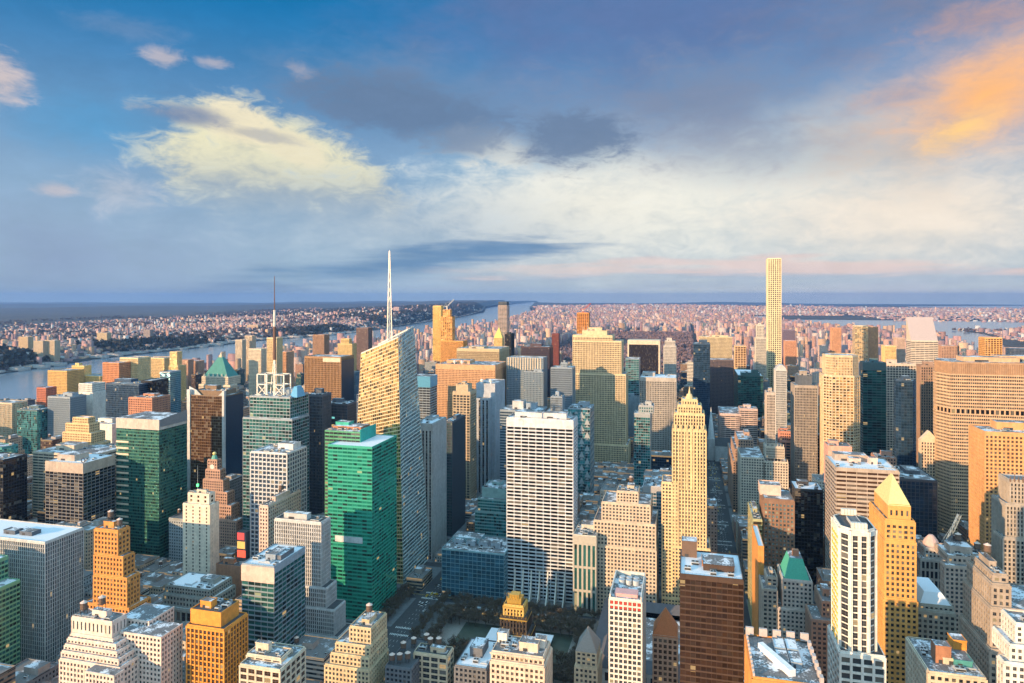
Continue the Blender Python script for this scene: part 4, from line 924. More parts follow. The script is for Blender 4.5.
def tri(mb):
    m = metal('silver', .3, .4); n = 4; w = (X1 - X0) / n; h = 9
    for r_ in range(int(z / h)):
        for k in range(n):
            o = w / 2 if r_ % 2 else 0
            a = (X0 + k * w, Y0 - .3, r_ * h); c = (X0 + (k + 1) * w, Y0 - .3, r_ * h); t_ = (X0 + (k + .5) * w, Y0 - .9, min(z, (r_ + 1) * h))
            mb.face([a, c, t_], m) if (k + r_) % 2 else mb.face([(a[0] + w * .1, Y0 - .25, a[2] + h * .6), (c[0] - w * .1, Y0 - .25, c[2] + h * .6), t_], m)
    nd = 3; wd = (Y1 - Y0) / nd
    for r_ in range(int(z / h)):
        for k in range(nd):
            mb.face([(X1 + .3, Y0 + k * wd, r_ * h), (X1 + .3, Y0 + (k + 1) * wd, r_ * h), (X1 + .9, Y0 + (k + .5) * wd, min(z, (r_ + 1) * h))], m)
part(b, 'triangle_facets', tri)
b = building('deco_tower', 'slender golden deco tower', 'slender golden deco tower with a stepped crown and finial rising beside the avenue', TW, 700, [
    T(662, 710, 600, dp=36, st='small', cap=1.4), T(672, 710, 548, dp=34, dD=1, st='small', cap=1.4), T(662, 678, 483, dp=28, dD=1.5, st='small', cap=1.4, z0='g'), T(672.5, 706, 430, dp=30, dD=2, st=(2.9, 1.5, 3.6, 1.3, .6, .2), cap=2, z0='g'), T(674.5, 704, 414, dp=26, dD=4, st='deco', cap=1.6), T(678, 701, 406, dp=22, dD=6, st='deco', cap=1.6), T(682, 697, 400, dp=16, dD=9, st='deco', cap=1.6)], w=(.70, .53, .30), g='dark', yb=557, gear='n', win=(0, 1, 2, 3))
X0, X1, Y0, Y1, z = b.top; cx, cy = (X0 + X1) / 2, (Y0 + Y1) / 2
part(b, 'finial', lambda mb: (mb.cone(cx, cy, z, z + 5, 4, 2.5, wall(b.wallc), 8), mb.cone(cx, cy, z + 5, z + 13, 1.2, .1, wall(b.wallc), 8)))
X0, X1, Y0, Y1, z0, z = b.boxes[3]
part(b, 'crown_fin', lambda mb: [mb.box(X0 + 2.6 + k * (X1 - X0 - 6) / 5, X0 + 3.5 + k * (X1 - X0 - 6) / 5, Y0 - 1.1, Y0 - .72, z - 60, z + 5, wall(b.wallc)) for k in range(6)])
b = building('setback_building', 'wide beige stepped building', 'wide beige masonry building stepping up to a central penthouse, right of the white grid slab', OB, 690, [
    T(590, 656, 548, dp=55, st='punch', cap=1.4), T(594, 655.5, 523, dp=48, dD=2, st='punch', cap=1.4), T(602, 650, 504, dp=40, dD=5, st='punch', cap=1.6), T(617, 638, 492, dp=24, dD=9, st='small', cap=1.6)], w=(.60, .49, .38), g='dark', yb=600, gear='w', win=(0, 1, 2))
b = building('classical_building', 'pale building with tall windows', 'pale stone building with very tall window strips right of the white grid slab', OB, 680, [T(573.5, 596, 536, dp=40, st=(4.6, 1.9, 22, 2.2, .5, .3), cap=9)], w=(.58, .54, .47), g='darkgreen', yb=605, gear='m')
b = building(OT, 'snow-grey slab with blue windows', 'plain light grey slab with rows of blue windows behind the beige stepped building', TW, 800, [T(643, 664, 487, dp=40, st='spandrel', cap=7)], w=(.50, .50, .53), g='blue', yb=590, gear='m', roof='mixed')
b = building(OT, 'teal glass tower with grey crown', 'small teal glass tower with grey stone crown before the wide ribbed grey slab', TW, 1000, [T(634, 650, 414, dp=30, st='curtain', cap=5), T(639, 653, 406, dp=24, dD=8, st='punch', cap=2)], w=(.42, .44, .45), g='teal', yb=452)
b = building(OT, 'wide ribbed grey slab', 'wide grey slab with fine vertical ribs and snowy roof, right of the limestone slab', TW, 1330, [T(640, 676, 378, dp=60, st='pier', cap=7)], w=(.46, .42, .38), g='smoke', yb=455, gear='m', roof='snow')
b = building(OT, 'black concave slab with pale rim', 'black glass slab framed by a pale stone rim, in front of the big park', TW, 1950, [T(629, 658.5, 341, dp=50, st='fine', cap=6)], w=(.03, .025, .035), g='black', yb=390, gear='n', roof='snow')
X0, X1, Y0, Y1, z = b.top
part(b, 'stone_rim', lambda mb: (mb.box(X0 - 4, X0, Y0 - 3, Y1, 0, z + 2, wall('cream')), mb.box(X1, X1 + 4, Y0 - 3, Y1, 0, z + 2, wall('cream')), mb.box(X0 + .01, X1 - .01, Y0 - 3, Y1, z - 10, z + 2, wall('cream'))))
b = building(OT, 'pale teal glass tower', 'pale teal glass tower squeezed between the limestone slab and the black concave slab', TW, 1500, [T(625.5, 639, 359, dp=40, st='thinband', cap=1.5), T(624, 640, 397, dp=14, dD=-15, st='blank', z0='g')], w='steel', g='teal', yb=440)
b = building(OT, 'plain grey stone tower', 'plain pale grey stone tower standing left of the avenue below the distant rooftops', TW, 1640, [T(663.5, 676, 346, dp=34, st='small', cap=2), T(665, 675, 341, dp=24, dD=5, st='small', cap=2)], w=(.52, .48, .44), g='smoke', yb=380)
b = building(OT, 'low navy block with white bulkheads', 'low navy blue block with pale bulkheads on its roof, behind the white grid slab', TW, 930, [T(500, 541, 411, bx=547, st='spandrel', cap=2)], w='steel', g='navy', yb=418, gear='n', roof='mixed')
X0, X1, Y0, Y1, z = b.top
bulkhead(b.root, X0 + 14, X0 + 30, Y0 + 16, Y0 + 34, z, 11, wall('lgrey')); bulkhead(b.root, X0 + 33, X0 + 47, Y0 + 20, Y0 + 34, z, 8, wall('steel'))
b = building(OT, 'slate glass tower with lit crown', 'slate glass twin slab with an amber striped crown left of the limestone slab', TW, 1350, [T(507, 543, 358, bx=547, st='pier', cap=1), T(524, 543, 372, dp=20, dD=-22, st='pier', cap=1, z0='g')], w='steel', g='blue', yb=405)
X0, X1, Y0, Y1, z0, z = b.boxes[0]
part(b, 'striped_crown', lambda mb: [mb.box(X0 + 2 + k * (X1 - X0 - 3) / 14, X0 + 4 + k * (X1 - X0 - 3) / 14, Y0 - 1.6, Y0 - .8, z - 24, z + .9, wall('cream'), bottom=True) for k in range(14)])
b = building(OT, 'dark maroon slab', 'dark maroon glass slab with a thin lit roofline behind the slate glass tower', TW, 1500, [T(521, 549, 347, dp=45, st='fine', cap=2)], w=(.09, .06, .07), g='navy', yb=380)
b = building(OT, 'blue pinstriped tower', 'dark blue pinstriped tower with a tiny orange crown hard left of the limestone slab', TW, 1200, [T(551, 572, 368, dp=36, st='fine', cap=1.5), T(561, 567, 363, dp=10, dD=8, st='small')], w='steel', g='navy', yb=420)
b = building(OT, 'small stepped slate block', 'small slate coloured stepped block at the foot of the blue pinstriped tower', TW, 1060, [T(546, 568, 412, dp=30, st='fine', cap=1.2), T(551, 562, 397, dp=22, dD=4, st='fine', cap=1.2)], w='steel', g='smoke', yb=420)
# --- unfinished towers and far midtown, centre-left
b = building('unfinished_tower', 'orange tower under construction', 'thin orange tower under construction rising behind the limestone slab', TW, 1950, [T(577, 588.5, 313, dp=26, st='wide', cap=2)], w=(.72, .30, .08), g='bronze', yb=333, gear='n'); TB1 = b
b = building('unfinished_tower', 'thin red concrete core', 'thin dark red concrete core of a tower being built, left of the limestone slab', TW, 1800, [T(552, 558.5, 334, dp=16, st='small', cap=2)], w=(.20, .055, .05), g='bronze', yb=372, gear='n')
b = building('twin_tower', 'slim golden tower', 'slim golden tower standing tallest of the construction cluster by the far river', TW, 1950, [T(433, 441, 306, dp=22, st='fine', cap=2)], w=(.78, .55, .20), g='brass', yb=350, gear='n'); TB2 = b
b = building('unfinished_tower', 'orange scaffolded tower', 'orange scaffold wrapped tower with a ragged top beside the slim golden tower', TW, 1900, [T(441, 463, 341, dp=40, st='fine', cap=2), T(441, 452, 317, dp=24, dD=6, st='wide', cap=1), T(443, 450, 310, dp=16, dD=9, st='wide', cap=1)], w=(.70, .34, .10), g='brass', yb=352, gear='n')
b = building('glass_tower', 'tall dark-topped tower', 'tall slender tower with a dark notched top and peach body near the far river bend', TW, 2000, [T(498, 507, 306, dp=30, st='thinband', cap=1), T(498.5, 506.5, 302, dp=26, dD=2, st='fine', cap=1, w='slate')], w='pink', g='grey', yb=338, gear='n')
b = building('pyramid_tower', 'gold-tipped small tower', 'small tower with a gilded pyramid tip just left of the tall dark topped tower', TW, 1800, [T(494, 502, 338, dp=20, st='small', cap=1)], w='gold', g='bronze', yb=347, gear='n')
hip_roof(b, 30, metal((.75, .55, .15), .4, .4), name='gilded_tip')
b = building(OT, 'black slab by gold tip', 'narrow black slab directly right of the gold tipped tower', TW, 1700, [T(505, 511, 334, dp=34, st='fine')], w='black', g='black', yb=360)
# --- right of the avenue
b = building('supertall_tower', 'pencil-thin white tower', 'pencil thin square tower of white concrete grid, tallest of all, rising above the horizon', TW, 1850, [T(768, 781, 258.5, dp=34, st=(5.4, 1.9, 5.2, 1.7, 1.0, .95), cap=2)], w=(.78, .66, .42), g='dark', yb=345, gear='n')
b = building(OT, 'pale tower with gilded top', 'pale grey tower with a gilded notch at its top, left of the pencil thin tower', TW, 1720, [T(756, 766, 338, dp=30, st='fine', cap=1.5), T(757, 764, 325, dp=22, dD=3, st='small', cap=2)], w=(.60, .54, .46), g='smoke', yb=372)
b = building(OT, 'ochre stone slab with plain top', 'broad ochre stone slab with vertical ribs, behind the dark slabs beside the avenue', TW, 2000, [T(699, 732, 337, dp=40, st='pier', cap=2)], w=(.62, .50, .32), g='smoke', yb=360)
b = building(OT, 'navy slab beside the avenue', 'flat navy glass slab standing on the avenue left of the bronze block', TW, 1420, [T(693.5, 710, 344, dp=45, st='curtain', cap=2)], w='navy', g='navy', yb=425)
b = building(OT, 'sooty bronze block', 'sooty bronze block with a speckled window grid behind the white church spire', TW, 1900, [T(705, 733, 360, dp=50, st='punch', cap=2), T(731, 750, 366, dp=45, dD=20, st='punch', cap=2, z0='g')], w=(.17, .13, .13), g='navy', yb=430)
b = building(OT, 'green glass tower with lime floors', 'dark green glass tower with glowing lime floor lines right of the bronze block', TW, 1560, [T(738, 763, 376, bx=734, st='thinband', cap=1.5), T(741, 760, 373, dp=20, dD=8, st='blank')], w=(.05, .10, .095), g='darkgreen', yb=420, roof='snow')
b = building(OT, 'rosy banded twin block', 'rosy stone office block with horizontal bands and a taller right half', TW, 1400, [T(720, 741, 414, bx=718, st='band', cap=4), T(740, 757.5, 409, dp=34, st='band', cap=4, z0='g')], w=(.56, .42, .38), g='smoke', yb=465)
b = building('brick_building', 'brown stepped brick building', 'brown brick building with a peaked stepped top beside the avenue', OB, 1060, [T(733, 758, 462, bx=728, st='punch', cap=1.4), T(735, 754, 450, bx=731, dD=3, st='punch', cap=1.4), T(738, 753, 440, bx=735, dD=6, st='punch', cap=1.4)], w=(.40, .26, .19), g='dark', yb=500)
b = building('gothic_building', 'ornate cream building with pinnacles', 'ornate cream building with a row of gothic pinnacles along its roof', OB, 1000, [T(741, 764, 458, bx=737, st='punch', cap=1.4), T(764, 788, 462, dp=36, st='punch', cap=1.4, z0='g'), T(766, 784, 447, dp=26, dD=4, st='deco', cap=2)], w=(.62, .52, .42), g='dark', yb=500)
X0, X1, Y0, Y1, z = b.top
part(b, 'pinnacle', lambda mb: [mb.cone(X0 + .5 + k * (X1 - X0 - 1) / 6, Y0 - .2, z - 2, z + 5, 1.0, .1, wall(b.wallc), 4) for k in range(7)])
X0, X1, Y0, Y1, z0, z = b.boxes[1]
part(b, 'pinnacle', lambda mb: [mb.cone(X0 + .5 + k * (X1 - X0 - 1) / 7, Y0 - .2, z - 2, z + 5, 1.0, .1, wall(b.wallc), 4) for k in range(8)])
b = building('brick_building', 'coral brick block', 'coral brick block with a pale roof between the ornate building and the golden faceted tower', OB, 1090, [T(781, 800, 442, bx=778, st='wide', cap=1.4), T(780, 795, 432, dp=20, dD=6, st='small')], w=(.62, .28, .20), g='smoke', yb=455)
b = building('setback_building', 'slate terraced block', 'slate grey terraced block right of the coral brick block', OB, 1060, [T(802, 824, 458, bx=799, st='thinband', cap=1), T(806, 824, 447, dp=30, dD=3, st='thinband', cap=1), T(811, 824, 438, dp=20, dD=8, st='thinband', cap=1)], w=(.32, .33, .36), g='smoke', yb=480)
b = building(OT, 'taupe ribbed tower', 'taupe ribbed tower with a dark machine crown left of the golden faceted tower', TW, 1040, [T(795, 817, 386, bx=791, st='fine', cap=3), T(798, 812, 376, dp=30, dD=8, st='blank', w='slate')], w=(.36, .31, .27), g='smoke', yb=435)
b = building(OT, 'slim tower with rounded top', 'slim pale grey tower with a rounded arch top in front of the pencil thin tower', TW, 1200, [T(776, 786.5, 370, bx=774, st='fine', cap=1.5)], w=(.55, .54, .53), g='smoke', yb=420, gear='n')
X0, X1, Y0, Y1, z = b.top
part(b, 'arched_top', lambda mb: [mb.prism([(X0 + q, Y0), (X1 - q, Y0), (X1 - q, Y0 + 20), (X0 + q, Y0 + 20)], z + .2 + k * 1.6, z + 1.8 + k * 1.6, wall(b.wallc)) for k, q in enumerate((.3, .8, 1.8, 3.4, 5.5))])
b = building(OT, 'pale slab with brown gap', 'pale beige narrow slab standing in front of the green tower with lime floors', TW, 1010, [T(767, 775, 393, bx=765, st='fine', cap=3)], w=(.52, .44, .38), g='smoke', yb=430)
# octagonal golden tower
b = building(OT, 'golden faceted tower', 'golden stone tower with cut-off corners and a ribbed crown, left of the dark teal slab', TW, 1010, [T(825, 861, 376, dp=45, st='grid', cap=2), T(827, 859.5, 356, dp=40, dD=1.5, st='fine', cap=2, ch=1)], w=(.64, .50, .34), g='brass', yb=455, gear='n', chamfer=9)
b = building(OT, 'dark teal slab with black crown', 'dark teal banded slab with a black crown right of the golden faceted tower', TW, 1090, [T(863, 886, 363, bx=860, st='thinband', cap=11)], w=(.08, .15, .17), g='darkgreen', yb=460)
b = building(OT, 'beige tower with arcaded top', 'beige gridded tower with a row of arches at its top behind the navy faceted tower', TW, 1180, [T(884, 916, 364, bx=881, st='grid', cap=3)], w=(.58, .46, .38), g='smoke', yb=380)
b = building(OT, 'navy faceted glass tower', 'navy blue glass tower with a cut-off roofline left of the broad tan slab', TW, 985, [T(897, 917, 381, bx=893, st='curtain', cap=1)], w='navy', g='navy', yb=470, chamfer=5)
b = building(OT, 'brown gridded slab', 'brown gridded slab peeking out left of the broad tan slab', TW, 1060, [T(921, 940, 366, bx=917, st='pier', cap=2)], w=(.34, .22, .16), g='smoke', yb=425)
# elongated octagon
def octagon():
    D = 905; x0, x1 = wx(951, D), wx(1066, D); z = zof(960, 362, D)
    r = empty('broad_tower', ((x0 + x1) / 2, D, 0), 'broad tan slab with tapered ends and a dark band across its middle, at the right', TW); org = tuple(r.location)
    B = Bld(); B.root = r; B.Y = D; B.wallc = (.56, .38, .24)
    xw = wx(936.5, 925)
    P = [(x0, D), (x1, D), (x1 + (x0 - xw), D + 20), (x1 + (x0 - xw), D + 30), (x1, D + 50), (x0, D + 50), (xw, D + 30), (xw, D + 20)]
    m = wall(B.wallc); zm = zof(960, 409, D)
    st = (2.2, .5, 3.9, 1.9, .25, .5)
    for nm, a, c in (('tower_shaft', 0, zm - 5), ('upper_shaft', zm, z - 14)):
        mb = MB(); frame(mb, P, a, c, st, m, cap=1.5); f = mb.build(nm, r, org)
        g2 = MB(); g2.prism(P, a, c - 1, glass('smoke'), bay=2.2, fl=3.9, notop=True); g2.build('glazing', f, org)
    mb = MB(); mb.prism(inset(P, 1.0), zm - 5, zm, glass('black'), bay=4, fl=5, notop=True)
    for i in range(8):
        a, c = P[i], P[(i + 1) % 8]; L = math.hypot(c[0] - a[0], c[1] - a[1]); t = ((c[0] - a[0]) / L, (c[1] - a[1]) / L); n = max(1, round(L / 5))
        for k in range(n + 1): mb.bar(a, t, (t[1], -t[0]), max(0, k * L / n - .7), min(L, k * L / n + .7), -.8, .2, zm - 5, zm, m)
    mb.build('mechanical_floor', r, org)
    mb = MB(); mb.prism(inset(P, .8), z - 14, z, wall((.34, .21, .13)), notop=True); frame(mb, inset(P, .8), z - 14, z, (2.2, .8, 14, .5, .5, .2), wall((.42, .27, .17)), cap=2)
    f = mb.build('crown', r, org)
    rb = MB(); rb.face([(p[0], p[1], z + .1) for p in inset(P, .8)], roofm('mixed')); rb.build('roof_deck', f, org)
    B.top = (x0, x1, D, D + 50, z); roof_gear(B, 'm', 5); roof_gear(B, 'm', 6)
    FOOT.append((xw, x1 + 15, D, D + 50)); PROTECT.append((937, 1100, 360, 520, D)); HERO.append(('broad tan slab', 985, 360, 937, 1024, D, 520))
octagon()
b = building('pale_annex', 'cream wedge annex', 'cream annex with a tilted roof tucked against the left end of the broad tan slab', OB, 930, [T(921, 938, 440, bx=919, st='pier', cap=3)], w=(.66, .50, .36), g='smoke', yb=480, roof='snow', gear='n')
hip_roof(b, 11, plain('tilted_cream', (.62, .52, .38)), over=.2, ridge=4, name='tilted_roof')
b = building(OT, 'orange brick tower', 'tall orange brick tower with hundreds of small windows at the right edge', TW, 735, [T(985, 1062, 434, bx=969.5, st='punch', cap=3)], w=(.66, .35, .15), g='bronze', yb=560, gear='m', roof='mixed', win=(0,))
b = building('deco_tower', 'grey stone tower with crockets', 'grey stone tower with a knobbly gothic crown in front of the orange brick tower', TW, 655, [T(1003, 1068, 540, bx=994, st='pier', cap=2), T(1006, 1066, 506, dp=26, dD=3, st='deco', cap=2, z0='g'), T(1010, 1064, 482, dp=20, dD=6, st='deco', cap=2.4)], w=(.42, .36, .30), g='dark', yb=600, gear='n')
X0, X1, Y0, Y1, z = b.top
part(b, 'crocket', lambda mb: [mb.cone(X0 + k * 3.1, Y0 - .5, z - 1, z + 4 + (k % 2) * 2, .9, .1, wall('brown'), 5) for k in range(16)])
b = building('office_slab', 'brown slab with white bands', 'brown office slab with white horizontal bands and a snowy roof behind the golden pyramid tower', TW, 690, [T(836, 899, 470, bx=825.5, st='band', cap=2.4)], w=(.44, .36, .30), g='bronze', yb=580, gear='n', roof='snow')
X0, X1, Y0, Y1, z = b.top
bulkhead(b.root, X0 + 16, X0 + 26, Y0 + 22, Y0 + 32, z, 5, wall('pink')); bulkhead(b.root, X0 + 34, X0 + 41, Y0 + 24, Y0 + 32, z, 6, wall('pink')); roof_gear(b, 'm', 15)
b = building('low_building', 'salmon box roof', 'salmon coloured box with a curved grey roof just behind the brown banded slab', OB, 790, [T(828, 852, 447, bx=824, st='blank', cap=1)], w=(.66, .38, .30), g='smoke', yb=462, gear='m')
b = building('office_block', 'black glass block', 'black glass block with a crisp snowy roof left of the brown banded slab', OB, 800, [T(795, 823, 490, bx=790.5, st='curtain', cap=2)], w=(.05, .05, .055), g='black', yb=550, roof='snow', gear='m')
b = building('apartment_block', 'brown tower with white air-conditioners', 'chocolate brick tower dotted with pale window boxes under an orange penthouse', OB, 700, [T(764, 794, 500, bx=760, st='punch', cap=4), T(760, 781, 486, dp=18, dD=14, st='blank', w='pink')], w=(.26, .15, .10), g='pale', yb=600, gear='n', win=(0,))
b = building('stone_building', 'beige tower with green mansard', 'pale stone building with a bright green copper mansard roof at the lower right', OB, 600, [T(778, 816, 610, dp=40, st='punch', cap=1.6), T(783, 812, 581, dp=32, dD=2, st='punch', cap=1.6)], w=(.56, .48, .43), g='dark', yb=640, gear='n', win=(0, 1))
X0, X1, Y0, Y1, z = b.top; c = ((X0 + X1) / 2, (Y0 + Y1) / 2)
part(b, 'mansard_roof', lambda mb: mb.prism([(X0 + 1.5, Y0 + 1.5), (X1 - 1.5, Y0 + 1.5), (X1 - 1.5, Y1 - 1.5), (X0 + 1.5, Y1 - 1.5)], z + .2, z + 16, plain('bright_copper', (.08, .42, .30), scale=1), roofm('mixed'), top_poly=[(X0 + 6, Y0 + 7), (X1 - 6, Y0 + 7), (X1 - 6, Y1 - 8), (X0 + 6, Y1 - 8)]))
part(b, 'chimney_stack', lambda mb: mb.box(X0 + 9, X0 + 14, Y0 + 12, Y0 + 16, z + 14, z + 21, wall('brick')))
b = building('office_block', 'dark glass block by the crane', 'dark glass gridded block behind the golden pyramid tower, left of the crane', OB, 810, [T(894, 937, 480, dp=60, st=(4, .5, 4, .6, .4, .3), cap=2)], w=(.10, .11, .13), g='navy', yb=545, roof='mixed')
b = building('domed_building', 'columned building with rosy dome', 'small columned building with a rosy domed roof below the crane', OB, 700, [T(921, 947, 560, bx=918, st=(3.4, 1.2, 9, 2.4, .7, .3), cap=2), T(925, 944, 549, dp=18, dD=4, st='punch')], w=(.52, .46, .42), g='dark', yb=600, gear='n')
X0, X1, Y0, Y1, z = b.top; cx, cy = (X0 + X1) / 2, (Y0 + Y1) / 2; R_ = (X1 - X0) / 2 - .5
part(b, 'dome', lambda mb: [mb.cone(cx, cy, z + .1 + q * 2, z + 2.1 + q * 2, R_ * math.cos(q * .26), R_ * math.cos((q + 1) * .26), plain('rosy_dome', (.58, .42, .40)), 12) for q in range(5)])
b = building('office_block', 'long low stone block', 'long low grey brown block between the domed building and the terraced stone block', OB, 640, [T(945, 992, 568, bx=941, st='punch', cap=1.6), T(948, 990, 558, dp=30, dD=8, st='punch', cap=1.4)], w=(.46, .36, .30), g='dark', yb=612, gear='w', win=(0,))
b = building('brick_building', 'red brick block with stepped roofs', 'red brick cluster with stepped snowy roofs left of the navy faceted tower', OB, 900, [T(872, 905, 470, bx=868, st='small', cap=1), T(876, 896, 458, dp=22, dD=8, st='small', cap=1)], w=(.46, .24, .17), g='dark', yb=490)
# avenue street wall
b = building('terrace_block', 'lit yellow-green corner block', 'narrow block with yellow green lit terraces on the avenue beside the chocolate brick tower', OB, 690, [T(753, 762, 520, bx=748, st='thinband', cap=1.5)], w=(.42, .40, .22), g='brass', yb=600)
b = building('slim_tower', 'narrow sunlit slab by the avenue', 'narrow building with one sunlit orange wall and a snowy roof beside the chocolate brick tower', OB, 630, [T(758, 764, 547, bx=752, st='blank')], w='orange', yb=600, roof='snow', gear='n')
b = building('low_building', 'grey office with roof terrace', 'low grey building with setback terraces left of the green mansard building', OB, 600, [T(763, 777, 590, bx=757, st='punch', cap=1), T(767, 777, 578, dp=18, dD=8, st='punch', cap=1)], w=(.44, .38, .32), g='dark', yb=640, gear='m', win=(0,))
b = building('brick_building', 'brick block right of green mansard', 'red brick block with white roof clutter right of the green mansard building', OB, 560, [T(812, 842, 622, bx=806, st='punch', cap=1), T(822, 842, 603, dp=30, dD=8, st='small', cap=1)], w=(.36, .22, .16), g='dark', yb=660, gear='m', win=(0, 1))
# church spire
def church():
    X, Y = wx(711, 1390), 1390; r = empty('church', (X, Y, 0), 'white pointed stone spire of a church standing along the avenue', 'church'); org = (X, Y, 0)
    mb = MB(); mb.box(X - 7, X + 7, Y - 7, Y + 7, 0, 42, wall('lgrey')); mb.build('bell_tower', r, org)
    mb = MB(); mb.cone(X, Y, 42, zof(711, 407, Y), 7, .2, wall((.66, .68, .70)), 8); mb.build('spire', r, org)
    mb = MB(); mb.box(X + 7.1, X + 40, Y - 12, Y + 12, 0, 30, wall('lgrey')); mb.face([(X + 7.1, Y - 12.5, 30), (X + 40, Y - 12.5, 30), (X + 40, Y, 44), (X + 7.1, Y, 44)], roofm('tar')); mb.face([(X + 40, Y + 12.5, 30), (X + 7.1, Y + 12.5, 30), (X + 7.1, Y, 44), (X + 40, Y, 44)], roofm('tar')); mb.face([(X + 40, Y - 12, 30), (X + 40, Y + 12, 30), (X + 40, Y, 44)], wall('lgrey')); mb.build('nave', r, org)
    FOOT.append((X - 8, X + 41, Y - 13, Y + 13)); HERO.append(('church spire', 711, 407, 707, 715, Y, 440)); PROTECT.append((707, 715, 407, 440, Y))
church()
# library behind the park
def library():
    X0, X1, Y0, Y1 = -77, 18, 545, 668; r = empty('library', (-30, 600, 0), 'long pale stone library with dark pitched roofs at the head of the park', 'library'); org = tuple(r.location)
    P = [(X0, Y0), (X1, Y0), (X1, Y1), (X0, Y1)]
    mb = MB(); frame(mb, P, 0, 24, (6, 3, 12, 4, .6, .4), wall('lgrey'), cap=3); f = mb.build('wall', r, org)
    g2 = MB(); g2.prism(P, 0, 22, glass('dark'), bay=6, fl=12, notop=True); g2.build('glazing', f, org)
    m = plain('dark_copper_roof', (.10, .10, .115), scale=.3)
    def ridge(a0, a1, c0, c1, z0, z1, alongx):
        mb = MB()
        if alongx:
            cy = (c0 + c1) / 2; mb.face([(a0, c0, z0), (a1, c0, z0), (a1 - 5, cy, z1), (a0 + 5, cy, z1)], m); mb.face([(a1, c1, z0), (a0, c1, z0), (a0 + 5, cy, z1), (a1 - 5, cy, z1)], m); mb.face([(a1, c0, z0), (a1, c1, z0), (a1 - 5, cy, z1)], m); mb.face([(a0, c1, z0), (a0, c0, z0), (a0 + 5, cy, z1)], m)
        else:
            cx = (a0 + a1) / 2; mb.face([(a1, c0, z0), (a1, c1, z0), (cx, c1 - 5, z1), (cx, c0 + 5, z1)], m); mb.face([(a0, c1, z0), (a0, c0, z0), (cx, c0 + 5, z1), (cx, c1 - 5, z1)], m); mb.face([(a0, c0, z0), (a1, c0, z0), (cx, c0 + 5, z1)], m); mb.face([(a1, c1, z0), (a0, c1, z0), (cx, c1 - 5, z1)], m)
        mb.build('pitched_roof', r, org)
    ridge(X0 - 1, X0 + 24, Y0 - 1, Y1 + 1, 24.1, 33, False); ridge(X1 - 18, X1 + 1, Y0 - 1, Y1 + 1, 24.1, 30, False); ridge(X0 + 24.2, X1 - 18.2, Y1 - 18, Y1 + 1, 24.1, 30, True); ridge(X0 + 24.2, X1 - 18.2, Y0 - 1, Y0 + 18, 24.1, 30, True)
    mb = MB(); mb.box(X0 + 25, X1 - 19, Y0 + 19, Y1 - 19, 12, 20, wall('lgrey'), roofm('mixed')); mb.build('courtyard_block', r, org)
    FOOT.append((X0 - 4, X1 + 4, Y0 - 4, Y1 + 4)); PROTECT.append((592, 690, 597, 655, 545)); HERO.append(('long dark library roof', 640, 597, 592, 690, 545, 655))
library()
# --- west side clusters
def far(name, nick, label, D, xl, xr, yt, st, w, g='smoke', dp=26, yb=None, gear='n', extra=()):
    return building(name, nick, label, TW, D, [T(xl, xr, yt, dp=dp, st=st, cap=2)] + list(extra), w=w, g=g, yb=yb or yt + 25, gear=gear)
far(OT, 'white blank slab', 'bright white blank walled slab with a stepped top near the river at the far left', 1050, 76, 93, 393, 'blank', 'white', dp=45, yb=430, extra=[T(79, 92, 384, dp=30, dD=5, st='small', cap=1)])
far('low_building', 'white low annex', 'low white annex with blank walls at the foot of the white blank slab', 950, 84, 112, 424, 'blank', 'white', dp=40, yb=440, gear='m')
far('apartment_tower', 'square amber box tower', 'square amber brick box at the river edge, left of the white blank slab', 1250, 48, 67, 371, 'small', (.66, .42, .16), 'bronze', 45, 390)
far('apartment_tower', 'gold-roofed tower group', 'golden terraced tower with a shining roof behind the white blank slab', 1300, 70, 100, 376, 'fine', (.70, .52, .22), 'brass', 40, 388, 'm', [T(72, 84, 366, dp=20, dD=5, st='small')])
far('apartment_tower', 'red curved tower', 'orange red brick tower with curved balconies left of the cream river tower', 1150, 103, 119, 363, 'punch', (.60, .26, .13), 'bronze', 30, 395)
far('apartment_tower', 'cream river tower', 'cream grid tower just right of the red balcony tower by the river', 1180, 120, 138, 358, 'fine', (.70, .56, .34), 'brass', 34, 385)
far(OT, 'navy riverside block', 'navy glass block below the cream river tower', 1000, 106, 139, 384, 'curtain', 'navy', 'navy', 40, 412, 'm')
far(OT, 'small black cube block', 'small black block right of the navy riverside block', 1020, 141, 152, 381, 'curtain', 'black', 'black', 40, 392)
far('brick_building', 'low coral roofs block', 'low coral brick block in front of the small black block', 940, 129, 152, 398, 'punch', (.56, .26, .16), 'dark', 40, 410, 'm')
far('apartment_tower', 'wide honey tower', 'wide honey coloured stone tower right of the cream river tower', 1400, 142, 164, 358, 'fine', (.72, .54, .30), 'brass', 34, 378)
far('apartment_tower', 'honey tower with stepped top', 'tall honey tower with a stepped head left of the copper pyramid', 1350, 169, 178, 366, 'fine', (.70, .52, .26), 'brass', 26, 390, 'n', [T(170, 177, 352, dp=16, dD=3, st='small')])
far(OT, 'blue grey wedge tower', 'blue grey glass wedge standing between the two honey towers', 1150, 160, 170, 372, 'curtain', 'steel', 'blue', 30, 392)
far('apartment_tower', 'rust brick riverside tower', 'rust brick slab left of the copper pyramid', 1800, 179, 188, 360, 'punch', (.50, .28, .19), 'dark', 24, 375)
far('apartment_tower', 'second rust riverside tower', 'shorter rust brick slab touching the left side of the copper pyramid', 1850, 190, 199, 361, 'small', (.52, .30, .20), 'dark', 24, 375)
far('twin_tower', 'west silver twin', 'left one of two slim silver gold towers right of the copper pyramid', 2100, 235.5, 242, 340, 'fine', (.66, .54, .40), 'grey', 22, 370)
